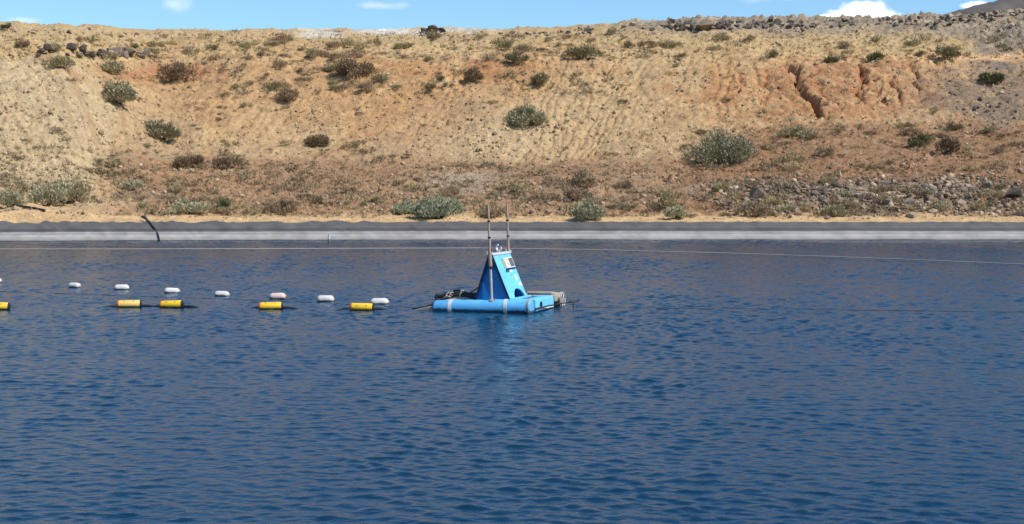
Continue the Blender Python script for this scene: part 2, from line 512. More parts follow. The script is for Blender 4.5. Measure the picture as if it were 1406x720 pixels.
mixc(RID * sstep(0, .5, WARP2) , rgb(.17, .14, .115), .6)
mixc(RID * sstep(.2, .6, WARP), rgb(.45, .36, .25), .6)
TRK = np.abs(PY - np.interp(PX, [1040, 1180, 1260, 1330, 1420], [87, 85, 82.5, 78, 72]) - 1.2 * WARP)
mixc(sstep(6.0, 2.2, TRK) * sstep(1240, 1280, PX), rgb(.64, .40, .205), .95)
mixc(sstep(3.5, 1.0, TRK) * sstep(1030, 1060, PX) * sstep(1270, 1240, PX), rgb(.58, .36, .18), .7)
# bench
mixc(sstep(205, 226, PY + 8 * WARP) * sstep(120, 190, PX), brown, 0.8)
mixc(sstep(160, 182, PY + 7 * WARP + np.interp(PX, [880, 960, 1060], [-55, -25, 0])) * sstep(900, 960, PX), rbrown, 0.9)
mixc(blob(350, 250, 230, 22, 0) * sstep(-.2, .5, WARP2 + .3), rgb(.34, .19, .10), 0.7)
mixc(blob(630, 248, 60, 14, 0), rgb(.42, .33, .24), 0.8)
mixc(blob(760, 262, 240, 22, 0) * sstep(-.3, .4, WARP2), rgb(.30, .22, .15), 0.7)
mixc(blob(1200, 272, 260, 26, 0) * sstep(-.5, .3, WARP2), rgb(.29, .215, .16), 0.85)
mixc(sstep(0.1, 0.6, WARP2) * sstep(180, 215, PY), rgb(.25, .17, .11), 0.45)
# rill floors are redder where the orange earth is open
mixc(rf * np.clip(ridged(r1) ** 2, 0, 1) * sstep(960, 1010, PX), red, 0.38)
mixc(blob(1150, 125, 200, 50, 0) * sstep(.05, .5, WARP2 + .5 * WARP), tan, .45)
mixc(blob(1120, 130, 190, 50, 0) * sstep(.1, .6, -WARP2), rgb(.36, .165, .078), .45)
mixc(GUL, rgb(.33, .115, .05), 0.95)
mixc(face * sstep(0.25, 0.7, WARP2), rgb(.36, .235, .125), 0.5)
# sand of the berm
sandm = sstep(0.9, 1.1, tb) * (1 - sstep(2.0, 3.4, tb + 0.9 * WARP + 0.5 * WARP2))
mixc(sandm, sand, 0.95)
mixc(blob(60, 288, 90, 14, 0), sand, 0.8)
mixc(blob(138, 285, 60, 12, 0), rgb(.47, .33, .19), 0.9)
mixc(blob(530, 44, 50, 4, 0), rgb(.62, .58, .50), 0.9)
mixc(blob(640, 43, 50, 4, 0), rgb(.55, .5, .42), 0.7)
mixc(blob(440, 47, 40, 4, 0), rgb(.6, .56, .48), 0.7)
mixc(sstep(214, 230, YY), tan, 1.0)
cl *= (1 + 0.16 * WARP2 + 0.10 * WARP)[..., None]
cl = np.clip(cl, 0.02, 0.85)

# soil material
soil, n, l, b = new_mat('soil')
at = n.new('ShaderNodeAttribute'); at.attribute_name = 'soil'
geo = n.new('ShaderNodeNewGeometry')
def noise(sc, det, ro=0.6, node=None):
    z_ = n.new('ShaderNodeTexNoise'); z_.inputs['Scale'].default_value = sc; z_.inputs['Detail'].default_value = det
    z_.inputs['Roughness'].default_value = ro
    l.new(geo.outputs['Position'], z_.inputs['Vector']); return z_.outputs['Fac']
def mrange(v, a0, a1, b0, b1):
    r = n.new('ShaderNodeMapRange'); r.inputs['From Min'].default_value = a0; r.inputs['From Max'].default_value = a1
    r.inputs['To Min'].default_value = b0; r.inputs['To Max'].default_value = b1
    l.new(v, r.inputs['Value']); return r.outputs[0]
def mixn(fac, A, B, blend='MIX'):
    k = n.new('ShaderNodeMix'); k.data_type = 'RGBA'; k.blend_type = blend
    for s_, v in (('Factor', fac), ('A', A), ('B', B)):
        if isinstance(v, (int, float)): k.inputs[s_].default_value = v
        elif isinstance(v, tuple): k.inputs[s_].default_value = v
        else: l.new(v, k.inputs[s_])
    return k.outputs['Result']
f1, f2, f3 = noise(1.3, 8, .7), noise(5.0, 5, .65), noise(2.6, 4, .6)
c = mixn(1.0, at.outputs['Color'], mrange(f1, .3, .7, .78, 1.22), 'MULTIPLY')
c = mixn(1.0, c, mrange(f2, .3, .7, .8, 1.2), 'MULTIPLY')
vor = n.new('ShaderNodeTexVoronoi'); vor.inputs['Scale'].default_value = 2.4; vor.inputs['Randomness'].default_value = 1
l.new(geo.outputs['Position'], vor.inputs['Vector'])
c = mixn(mrange(vor.outputs['Distance'], .10, .17, .7, 0.0), c, mixn(mrange(vor.outputs['Color'], .3, .7, 0, 1), (.16, .10, .065, 1), (.58, .47, .33, 1)))
l.new(c, b.inputs['Base Color'])
b.inputs['Roughness'].default_value = 0.95
b.inputs['Specular IOR Level'].default_value = 0.1
bp = n.new('ShaderNodeBump'); bp.inputs['Distance'].default_value = 0.5; bp.inputs['Strength'].default_value = 0.9
l.new(mixn(0.4, f1, f2), bp.inputs['Height']); l.new(bp.outputs[0], b.inputs['Normal'])

nu, ny = len(us), len(Ys)
verts = np.stack([XX, YY, Z], -1).reshape(-1, 3)
ii, jj = np.meshgrid(np.arange(nu - 1), np.arange(ny - 1), indexing='ij')
q0 = (ii * ny + jj).ravel()
faces = np.stack([q0, q0 + ny, q0 + ny + 1, q0 + 1], -1)
terrain = mesh_np('ground', verts, faces, soil, 'structure', smooth=True)
ca = terrain.data.color_attributes.new('soil', 'FLOAT_COLOR', 'POINT')
ca.data.foreach_set('color', np.concatenate([cl.reshape(-1, 3), np.ones((nu * ny, 1))], 1).astype(np.float32).ravel())

def ground_z(X, Y):
    u = X / Y
    i = int(np.clip(np.searchsorted(us, u) - 1, 0, nu - 2)); j = int(np.clip(np.searchsorted(Ys, Y) - 1, 0, ny - 2))
    a = (u - us[i]) / (us[i + 1] - us[i]); c_ = (Y - Ys[j]) / (Ys[j + 1] - Ys[j])
    return float(lerp(lerp(Z[i, j], Z[i + 1, j], a), lerp(Z[i, j + 1], Z[i + 1, j + 1], a), c_))
def hit(px, py, y0=110.0, y1=213.0):
    """where a line of sight meets the ground"""
    d = ray(px, py)
    u = d.x / d.y; s = d.z / d.y
    i = int(np.clip(np.searchsorted(us, u) - 1, 0, nu - 2)); a = (u - us[i]) / (us[i + 1] - us[i])
    zz = lerp(Z[i], Z[i + 1], a)
    diff = zz - (CAM_H + s * Ys)
    ok = np.where((diff > 0) & (Ys > y0) & (Ys < y1))[0]
    if len(ok) == 0:
        k = np.argmax(np.where((Ys > y0) & (Ys < y1), zz / Ys, -9)); Y = Ys[k]
    else:
        k = ok[0]; Y = Ys[k]
        if k > 0 and diff[k - 1] < 0:
            Y = lerp(Ys[k - 1], Ys[k], -diff[k - 1] / (diff[k] - diff[k - 1]))
    return Vector((u * Y, Y, ground_z(u * Y, Y)))
def on_water(px, py, z=0.0):
    d = ray(px, py); t = (z - CAM_H) / d.z
    return Vector((d.x * t, d.y * t, z))

# near bank under the camera
gx, gy = np.meshgrid(np.linspace(-160, 160, 160), np.concatenate([np.arange(-80, -2, 3.0), np.arange(-2, 9, 0.35)]), indexing='ij')
gz = np.where(gy > 2.2, 1.95 - (gy - 2.2) * 0.5, 1.95) + np.where(gy < 2, 0.12 * fbm(gx / 4, gy / 4, 4, 5), 0)
a0, b0 = gx.shape
ii, jj = np.meshgrid(np.arange(a0 - 1), np.arange(b0 - 1), indexing='ij'); q0 = (ii * b0 + jj).ravel()
nb = mesh_np('near_bank', np.stack([gx, gy, gz], -1).reshape(-1, 3), np.stack([q0, q0 + b0, q0 + b0 + 1, q0 + 1], -1), soil, 'structure', True)
ca = nb.data.color_attributes.new('soil', 'FLOAT_COLOR', 'POINT')
ca.data.foreach_set('color', np.tile(np.array([.5, .34, .17, 1], np.float32), a0 * b0))

# ------------------------------------------------------------------ lined bank
liner, n, l, b = new_mat('pond_liner')
geo = n.new('ShaderNodeNewGeometry')
sep = n.new('ShaderNodeSeparateXYZ'); l.new(geo.outputs['Position'], sep.inputs[0])
mp = n.new('ShaderNodeMapping'); mp.inputs['Scale'].default_value = (0.10, 1.2, 1.6); l.new(geo.outputs['Position'], mp.inputs['Vector'])
nz = n.new('ShaderNodeTexNoise'); nz.inputs['Scale'].default_value = 2.2; nz.inputs['Detail'].default_value = 7; nz.inputs['Roughness'].default_value = .65
l.new(mp.outputs[0], nz.inputs['Vector'])
m1 = n.new('ShaderNodeMath'); m1.operation = 'MULTIPLY_ADD'; m1.inputs[1].default_value = 0.16; l.new(nz.outputs['Fac'], m1.inputs[0]); l.new(sep.outputs['Z'], m1.inputs[2])
rp = n.new('ShaderNodeValToRGB'); e = rp.color_ramp.elements
stops = [(0.0, (.05, .045, .04)), (.13, (.05, .045, .04)), (.15, (.225, .205, .18)), (.30, (.28, .258, .235)), (.50, (.325, .308, .287)), (.60, (.20, .19, .177)), (.70, (.31, .295, .275)), (.77, (.085, .082, .079)), (.90, (.052, .05, .05)), (1.0, (.09, .086, .083))]
e[0].position, e[0].color = stops[0][0], stops[0][1] + (1,)
e[1].position, e[1].color = stops[-1][0], stops[-1][1] + (1,)
for p_, c_ in stops[1:-1]:
    k = e.new(p_); k.color = c_ + (1,)
l.new(m1.outputs[0], rp.inputs['Fac'])
nz2 = n.new('ShaderNodeTexNoise'); nz2.inputs['Scale'].default_value = 0.9; nz2.inputs['Detail'].default_value = 8; l.new(geo.outputs['Position'], nz2.inputs['Vector'])
mr = n.new('ShaderNodeMapRange'); mr.inputs['From Min'].default_value = .3; mr.inputs['From Max'].default_value = .7; mr.inputs['To Min'].default_value = .8; mr.inputs['To Max'].default_value = 1.2
l.new(nz2.outputs['Fac'], mr.inputs['Value'])
k = n.new('ShaderNodeMix'); k.data_type = 'RGBA'; k.blend_type = 'MULTIPLY'; k.inputs['Factor'].default_value = 1
l.new(rp.outputs[0], k.inputs['A']); l.new(mr.outputs[0], k.inputs['B']); l.new(k.outputs['Result'], b.inputs['Base Color'])
b.inputs['Roughness'].default_value = .7
lu = np.concatenate([np.linspace(-1.4, -.46, 60)[:-1], np.linspace(-.46, .46, 700), np.linspace(.46, 1.4, 60)[1:]])
lt = np.concatenate([np.linspace(-1.2, 0, 5)[:-1], np.linspace(0, 1, 22)])
LU, LT = np.meshgrid(lu, lt, indexing='ij')
top = 1.02 + 0.07 * fbm(LU * 60, LU * 0, 4, 77) * np.interp(LU, [-.4, -.2, 0], [1.5, 1.0, .4])
LT2 = np.where(LT > 0, LT * top, LT)
LY = edge_y(LU) + LT2 * BANK_RUN
LX = LU * LY
wr = (0.16 * ridged(fbm(LX / 2.6 + LT * 1.2, LT * 0.8, 3, 81)) + 0.05 * fbm(LX / 1.2, LT * 3, 3, 83)) * np.interp(LU, [-.4, -.15, .05], [1.0, .7, .35])
LZ = LT2 * BANK_RISE + 0.012 + np.clip(wr, 0, 1) * sstep(0, .3, LT)
LZ = LZ - np.where(LT > .97, .06, 0)
a0, b0 = LU.shape
ii, jj = np.meshgrid(np.arange(a0 - 1), np.arange(b0 - 1), indexing='ij'); q0 = (ii * b0 + jj).ravel()
mesh_np('bank', np.stack([LX, LY, LZ], -1).reshape(-1, 3), np.stack([q0, q0 + b0, q0 + b0 + 1, q0 + 1], -1), liner, 'structure', True)

# ------------------------------------------------------------------ water
water_m, n, l, b = new_mat('water')
geo = n.new('ShaderNodeNewGeometry')
def wnoise(rot, sx, sy, det, ro, dist=0.0):
    mp = n.new('ShaderNodeMapping'); mp.vector_type = 'TEXTURE' if False else 'POINT'
    mp.inputs['Rotation'].default_value = (0, 0, math.radians(rot)); mp.inputs['Scale'].default_value = (sx, sy, 1)
    l.new(geo.outputs['Position'], mp.inputs['Vector'])
    z_ = n.new('ShaderNodeTexNoise'); z_.inputs['Scale'].default_value = 1; z_.inputs['Detail'].default_value = det
    z_.inputs['Roughness'].default_value = ro; z_.inputs['Distortion'].default_value = dist
    l.new(mp.outputs[0], z_.inputs['Vector']); return z_.outputs['Fac']
def madd(a_, k1, c_):
    q = n.new('ShaderNodeMath'); q.operation = 'MULTIPLY_ADD'; l.new(a_, q.inputs[0]); q.inputs[1].default_value = k1
    if isinstance(c_, (int, float)): q.inputs[2].default_value = c_
    else: l.new(c_, q.inputs[2])
    return q.outputs[0]
h = madd(wnoise(-12, 5.0, 8.0, 3, .55, .3), 1.0, 0.0)
bp = n.new('ShaderNodeBump'); bp.inputs['Strength'].default_value = 1.0; bp.inputs['Distance'].default_value = 0.018
l.new(h, bp.inputs['Height']); l.new(bp.outputs[0], b.inputs['Normal'])
b.inputs['Base Color'].default_value = (0.003, 0.028, 0.062, 1)
b.inputs['Roughness'].default_value = 0.14
b.inputs['IOR'].default_value = 1.22
wu = np.concatenate([np.linspace(-1.6, -.42, 60)[:-1], np.linspace(-.42, .42, 600), np.linspace(.42, 1.6, 60)[1:]])
rows = [3.0]
while rows[-1] < 111.5:
    y_ = rows[-1]; rows.append(y_ + (.3 if y_ < 9 else min(.10, .028 + .001 * max(0, y_ - 12))))
wyv = np.array(rows)
WU, WY = np.meshgrid(wu, wyv, indexing='ij'); WX = WU * WY
amp = (1 + .2 * sstep(40, 85, WY)) * (0.9 + 0.32 * fbm(WX / 9, WY / 16, 3, 301) + 0.2 * fbm(WX / 2.2, WY / 2.5, 2, 302))
WZ = np.zeros_like(WX)
rw = np.random.default_rng(5)
for k_ in range(72):
    lam = .15 * (.62 / .15) ** rw.random()
    th = math.radians(78) + rw.normal(0, .5)
    kk = 2 * math.pi / lam
    slope = .0200 * (lam / .35) ** -.12
    ph = kk * (WX * math.cos(th) + WY * math.sin(th)) + rw.uniform(0, 6.28)
    WZ += slope / kk * np.sin(ph)
WZ *= amp
sg = WZ.std(); WZ = WZ + 0.10 * (WZ ** 2 / sg - sg)          # slightly peaked crests
WZ *= (1 - sstep(.41, .6, np.abs(WU))) * sstep(8, 10, WY)
a0, b0 = WX.shape
ii, jj = np.meshgrid(np.arange(a0 - 1), np.arange(b0 - 1), indexing='ij'); q0 = (ii * b0 + jj).ravel()
mesh_np('water', np.stack([WX, WY, WZ], -1).reshape(-1, 3), np.stack([q0, q0 + b0, q0 + b0 + 1, q0 + 1], -1), water_m, 'structure', True)

# ------------------------------------------------------------------ distant hill
hm = paint('far_hill', (.11, .092, .075), .95, .25, .02)
hp = [(1180, 40), (1280, 26), (1305, 17), (1330, 9), (1352, 5), (1376, -2), (1400, -9), (1450, -20), (1540, -42), (1700, -70), (1900, -40), (2200, 20)]
hx, hy = np.meshgrid(np.linspace(1180, 2200, 220), np.linspace(-1, 1, 60), indexing='ij')
DY = 900.0
crest = np.array([z_at(v, DY) for v in np.interp(hx[:, 0], [p[0] for p in hp], [p[1] for p in hp])])[:, None]
hX, hY = (hx - W / 2) / F * DY, DY + hy * 260
hZ = 5 + (crest - 5) * np.exp(-(hy * 1.5) ** 2) * 1.0 + 5 * fbm(hX / 60, hY / 60, 5, 91) * (1 - np.exp(-(hy * 6) ** 2)) + 1.6 * fbm(hX / 14, hY / 14, 3, 92)
a0, b0 = hx.shape
ii, jj = np.meshgrid(np.arange(a0 - 1), np.arange(b0 - 1), indexing='ij'); q0 = (ii * b0 + jj).ravel()
mesh_np('hill', np.stack([hX, hY, hZ], -1).reshape(-1, 3), np.stack([q0, q0 + b0, q0 + b0 + 1, q0 + 1], -1), hm, 'structure', True)

# ------------------------------------------------------------------ rocks
M_rock = rock_mat('rock_mixed', (.115, .082, .055), (.22, .158, .105), (.37, .275, .185))
M_rock_dark = rock_mat('rock_dark', (.07, .054, .043), (.14, .108, .083), (.24, .185, .138))
M_stone = rock_mat('stone_scree', (.14, .095, .06), (.36, .25, .145), (.52, .40, .26))
ICO_V = None
def rock_mesh(name, seed, mat, flat=0.75, sub=2):
    import bmesh
    bm = bmesh.new(); r = random.Random(seed)
    for _ in range(13):
        d = Vector((r.gauss(0, 1), r.gauss(0, 1), r.gauss(0, 1))).normalized() * r.uniform(.36, .56)
        bm.verts.new((d.x, d.y, d.z * flat))
    hull = bmesh.ops.convex_hull(bm, input=bm.verts)
    bmesh.ops.delete(bm, geom=[g for g in hull['geom_interior'] if isinstance(g, bmesh.types.BMVert)], context='VERTS')
    bmesh.ops.bevel(bm, geom=bm.edges[:], offset=.012, segments=1, affect='EDGES')
    me = bpy.data.meshes.new(name); bm.to_mesh(me); bm.free(); me.materials.append(mat)
    return me
ROCK = [rock_mesh('rock', 100 + i, M_rock, random.uniform(.6, .95)) for i in range(9)]
ROCKD = [rock_mesh('rock_dark', 200 + i, M_rock_dark, random.uniform(.6, .95)) for i in range(9)]
def put_rock(name, meshes, px, py, w_px, label, group, asp=None, sink=.3, tall=1.0):
    p = hit(px, py)
    o = bpy.data.objects.new(name, random.choice(meshes)); col.objects.link(o)
    s = max(.12, w_px * p.y / F) * 1.12
    o.scale = (s, s * random.uniform(.7, 1.1), s * tall * random.uniform(.75, 1.05))
    o.rotation_euler = (random.uniform(-.3, .3), random.uniform(-.3, .3), random.uniform(0, 6.28))
    o.location = (p.x, p.y, p.z + o.scale.z * (.35 - sink))
    tag(o, label, 'rock', group); return o
def ridge_py(px): return np.interp(px, kx, [KEYS[k][-1][0] for k in kx])

# boulders along the ridge: (from, to, number, width, dark share, rise above ridge line)
for x0, x1, cnt, w0, w1, dk, rise in [(762, 812, 9, 6, 13, .9, 2), (578, 615, 6, 9, 15, 1., 2), (830, 900, 12, 5, 13, .5, 3), (900, 985, 36, 6, 20, .45, 5),
                                (985, 1090, 46, 5, 18, .85, 4), (1090, 1200, 34, 4, 12, .6, 3), (1200, 1330, 50, 4, 13, .7, 4), (1330, 1425, 46, 4, 14, .55, 6), (20, 560, 14, 5, 9, .2, 1), (620, 760, 12, 5, 9, .3, 1), (700, 840, 16, 4, 11, .6, 2)]:
    for _ in range(cnt):
        px = random.uniform(x0, x1)
        ms = ROCKD if random.random() < dk else ROCK
        dark = ms is ROCKD
        put_rock('boulder', ms, px, ridge_py(px) + random.uniform(-rise + 3, 9), random.uniform(w0, w1) * .85,
                 'dark weathered boulder in the broken line along the ridge' if dark else 'pale tan boulder in the broken line along the ridge',
                 'dark boulders along the ridge' if dark else 'pale boulders along the ridge', sink=.3)
o = put_rock('boulder', ROCK, 968, ridge_py(968) + 8, 34, 'largest pale boulder in the line of rocks along the ridge', None, sink=.2, tall=.7)
for px, w_, lb in ((582, 12, 'small dark rock at the left of the dark skyline trio'), (594, 20, 'widest dark rock in the trio alone on the skyline left of centre'), (607, 12, 'small dark rock at the right of the dark skyline trio')):
    put_rock('boulder', ROCKD, px, ridge_py(px) + 3, w_, lb, None, sink=0, tall=.8)
# row of dark rocks under the scarp at the left
for _ in range(34):
    px = random.uniform(50, 215)
    put_rock('rock', ROCKD if random.random() < .75 else ROCK, px, 75 + (px - 50) * .02 + random.uniform(-4, 4), random.uniform(6, 20),
             'angular rock in the row below the upper left scarp', 'rocks below the upper left scarp', sink=.0)
# rock rubble on the lower right bench
for _ in range(230):
    px = random.triangular(985, 1420, 1300) if random.random() < .5 else random.uniform(1000, 1420)
    py = random.triangular(243, 300, 262)
    w_ = random.triangular(4, 20, 7)
    put_rock('rock', ROCK if random.random() < .62 else ROCKD, px, py, w_,
             'broken grey rock in the rubble beside the sand at lower right', 'rubble rocks on the lower right bank')
for px, py, w_, ms, lb in [(1390, 272, 30, ROCKD, 'large dark boulder at the right end of the rubble'), (1357, 258, 20, ROCKD, 'dark upright boulder just left of the largest dark boulder'),
                          (1037, 274, 22, ROCK, 'tall pale slab of rock at the left end of the rubble'), (1018, 262, 12, ROCK, 'pale square rock standing above the left end of the rubble')]:
    put_rock('boulder', ms, px, py, w_, lb, None, sink=.12, tall=1.15)
for _ in range(24):
    px = random.uniform(1290, 1420)
    put_rock('rock', ROCKD, px, random.uniform(110, 168), random.uniform(4, 10), 'dark rock lying on the grey slope at the far right', 'dark rocks on the grey right slope')
for _ in range(46):
    px = random.uniform(380, 980)
    put_rock('rock', ROCK, px, random.uniform(262, 294), random.uniform(3, 9), 'small tan rock lying among scrub behind the sand berm', 'small rocks among the scrub')
put_rock('boulder', ROCK, 240, 279, 12, 'single white rounded rock beside the green shrub at lower left', None).data = rock_mesh('rock_white', 555, rock_mat('rock_white', (.6, .56, .5), (.66, .62, .55), (.7, .66, .6)))

# loose stones over the face: one mass nobody could count
def stuff_stones(count):
    import bmesh
    bm = bmesh.new(); bmesh.ops.create_icosphere(bm, subdivisions=1, radius=.5)
    bv = np.array([v.co[:] for v in bm.verts]); bf = np.array([[v.index for v in f.verts] for f in bm.faces]); bm.free()
    V, Fc, k = [], [], 0
    while k < count:
        px, py = RNG.uniform(-60, 1466), RNG.uniform(24, 302)
        if py < ridge_py(px) + 3: continue
        d = 1.0 if 985 < px and py > 238 else (.8 if 560 < px < 780 and 130 < py < 225 else (.9 if py > 225 else .45))
        if RNG.random() > d: continue
        p = hit(px, py)
        if float(fbm(np.array([p.x / 6.0]), np.array([p.y / 5.0]), 3, 431)[0]) < RNG.uniform(-.5, .5): continue
        s = .07 + .10 * RNG.random() + .38 * RNG.random() ** 7
        if 985 < px and 242 < py < 299: s *= 1.5
        elif py < 44 and px > 830: s *= 1.7
        if 296 < py: s *= .5
        v = bv * (1 + RNG.uniform(-.28, .28, (len(bv), 1))) * s * RNG.uniform(.6, 1.2, 3)
        a = RNG.uniform(0, 6.28); R = np.array([[math.cos(a), -math.sin(a), 0], [math.sin(a), math.cos(a), 0], [0, 0, 1]])
        V.append(v @ R.T + np.array([p.x, p.y, p.z + s * .12])); Fc.append(bf + k * len(bv)); k += 1
    return tag(mesh_np('scattered_stones', np.concatenate(V), np.concatenate(Fc), M_stone, 'stuff'),
               'loose pale and brown stones strewn over the whole earth slope', 'stones')
stuff_stones(11000)
def stuff_rubble(count):
    V, Fc, nv = [], [], 0
    base_ = []
    for me in ROCK[:6]:
        base_.append((np.array([v.co[:] for v in me.vertices]), [tuple(p.vertices) for p in me.polygons]))
    mb_v, mb_f = [], []
    k = 0
    while k < count:
        px = RNG.uniform(975, 1440); py = RNG.triangular(243, 262, 301)
        if RNG.random() > np.interp(px, [975, 1060, 1440], [.35, 1, 1]): continue
        p = hit(px, py)
        if float(fbm(np.array([p.x / 5.0]), np.array([p.y / 3.0]), 3, 441)[0]) < RNG.uniform(-.75, .15): continue
        v, f = base_[k % 6]
        sc = RNG.uniform(.22, .48) + .35 * RNG.random() ** 3
        R = np.array(Matrix.Rotation(RNG.uniform(0, 6.28), 3, Vector(RNG.normal(0, 1, 3)).normalized()))
        vv = (v * sc) @ R.T * np.array([1, 1, .8]) + np.array([p.x, p.y, p.z + sc * .12])
        mb_v += [tuple(q) for q in vv]; mb_f += [tuple(i + nv for i in q) for q in f]; nv += len(v); k += 1
    me = bpy.data.meshes.new('rubble'); me.from_pydata(mb_v, [], mb_f); me.materials.append(M_rock)
    o = bpy.data.objects.new('rubble', me); col.objects.link(o)
    tag(o, 'brown and grey broken rubble packed along the lower right bank', 'rubble', None, 'stuff')
stuff_rubble(1500)

# ------------------------------------------------------------------ plants
L_salt = leaf_mat('saltbush_leaf', (.245, .225, .12), (.51, .455, .285))
L_salt2 = leaf_mat('saltbush_leaf_green', (.225, .24, .135), (.48, .48, .315))
L_dark = leaf_mat('dark_leaf', (.09, .09, .04), (.24, .22, .10))
L_dry = leaf_mat('dry_leaf', (.20, .135, .075), (.46, .33, .20))
L_dbrown = leaf_mat('dark_brown_leaf', (.14, .098, .054), (.36, .25, .15))
L_olive = leaf_mat('olive_leaf', (.19, .155, .07), (.43, .36, .20))
L_straw = leaf_mat('straw', (.28, .21, .105), (.52, .40, .21))
M_twig = paint('twig', (.13, .09, .06), .9, .25, 8)

def bush_parts(seed, leaves, leaf_len, leaf_w, lobes, flat, upright):
    """unit bush: 1 m wide, leaves on dome-shaped lobes; returns (leaf mesh arrays, stem MB)"""
    r = np.random.default_rng(seed)
    V, Fc = [], []
    cs = []
    for k in range(lobes):
        a = r.uniform(0, 6.28); d = math.sqrt(r.random()) * .36
        hgt = flat * (1 - (d / .5) ** 2 * .7) * r.uniform(.65, 1.05)
        cs.append((d * math.cos(a), d * math.sin(a), hgt * .58, r.uniform(.11, .2), hgt * .5))
    cs = [(x + .10 * math.sin(seed * 2.3), y, z * (1 - .35 * x * math.cos(seed * 1.7) * 2), c_, h) for x, y, z, c_, h in cs]
    per = leaves // lobes
    stems = MB()
    for cx, cy, cz, cr, ch in cs:
        stems.tube([(cx * .15, cy * .15, -.06), (cx * .6, cy * .6, cz * .55), (cx, cy, cz)], [.014, .009, .004], 5)
        for q in range(3):
            d = r.normal(0, 1, 3) * np.array([1, 1, .3]); d /= np.linalg.norm(d)
            stems.tube([(cx * .6, cy * .6, cz * .55), (cx + d[0] * cr * 1.15, cy + d[1] * cr * 1.15, cz + ch * (.6 + abs(d[2])))], [.006, .002], 4)
        for i in range(int(per * r.uniform(.55, 1.4))):
            v = r.normal(0, 1, 3); v /= np.linalg.norm(v)
            rad = r.random() ** .45
            p = np.array([cx + v[0] * cr * rad, cy + v[1] * cr * rad, max(.0, cz + v[2] * ch * rad)])
            up = np.array([v[0] * .8 + r.normal(0, .35), v[1] * .8 + r.normal(0, .35), upright + r.random()])
            up /= np.linalg.norm(up)
            sd = np.cross(up, r.normal(0, 1, 3)); sd /= np.linalg.norm(sd) + 1e-6
            L, w_ = leaf_len * r.uniform(.6, 1.3), leaf_w * r.uniform(.6, 1.3)
            n0 = len(V)
            V += [p - sd * w_ * .5, p + sd * w_ * .5, p + up * L + sd * w_ * .25, p + up * L - sd * w_ * .25]
            Fc.append((n0, n0 + 1, n0 + 2, n0 + 3))
    return np.array(V), np.array(Fc), stems

def make_bush(name, seed, mat, leaves, ll, lw, lobes, flat, upright):
    root = empty(name, (0, 0, -500))
    V, Fc, st = bush_parts(seed, leaves, ll, lw, lobes, flat, upright)
    f = mesh_np('foliage', V, Fc, mat); f.parent = root
    st.build('stem', M_twig, root)
    return root
def stem_mesh_only(name, seed, mat, leaves, ll, lw, lobes, flat, upright):
    V, Fc, _ = bush_parts(seed, leaves, ll, lw, lobes, flat, upright)
    o = mesh_np(name, V, Fc, mat); me = o.data; bpy.data.objects.remove(o); return me

protos = []
def place_bush(spec, px, py, w_px, h_px, label, group=None, name='shrub', cat='shrub', depth=None):
    """spec: (seed, material, leaves, leaf length px, leaf width px, lobes, upright)"""
    seed, mat, leaves, lpx, wpx, lobes, upright = spec
    p = hit(px, py)
    w_, h_ = w_px * p.y / F, h_px * p.y / F
    root = make_bush(name, seed, mat, leaves, lpx / w_px, wpx / w_px, lobes, h_ / w_, upright)
    root.location = (p.x, p.y, p.z - .03 * h_)
    root.scale = (w_ * 1.06, w_ * (depth or .8), w_ * 1.06)
    sl_ = math.atan2(ground_z(p.x, p.y + 1.2) - ground_z(p.x, p.y - 1.2), 2.4)
    root.rotation_euler = (max(0, min(.6, sl_)) * .75, 0, (seed % 3 - 1) * .2)
    return tag(root, label, cat, group)

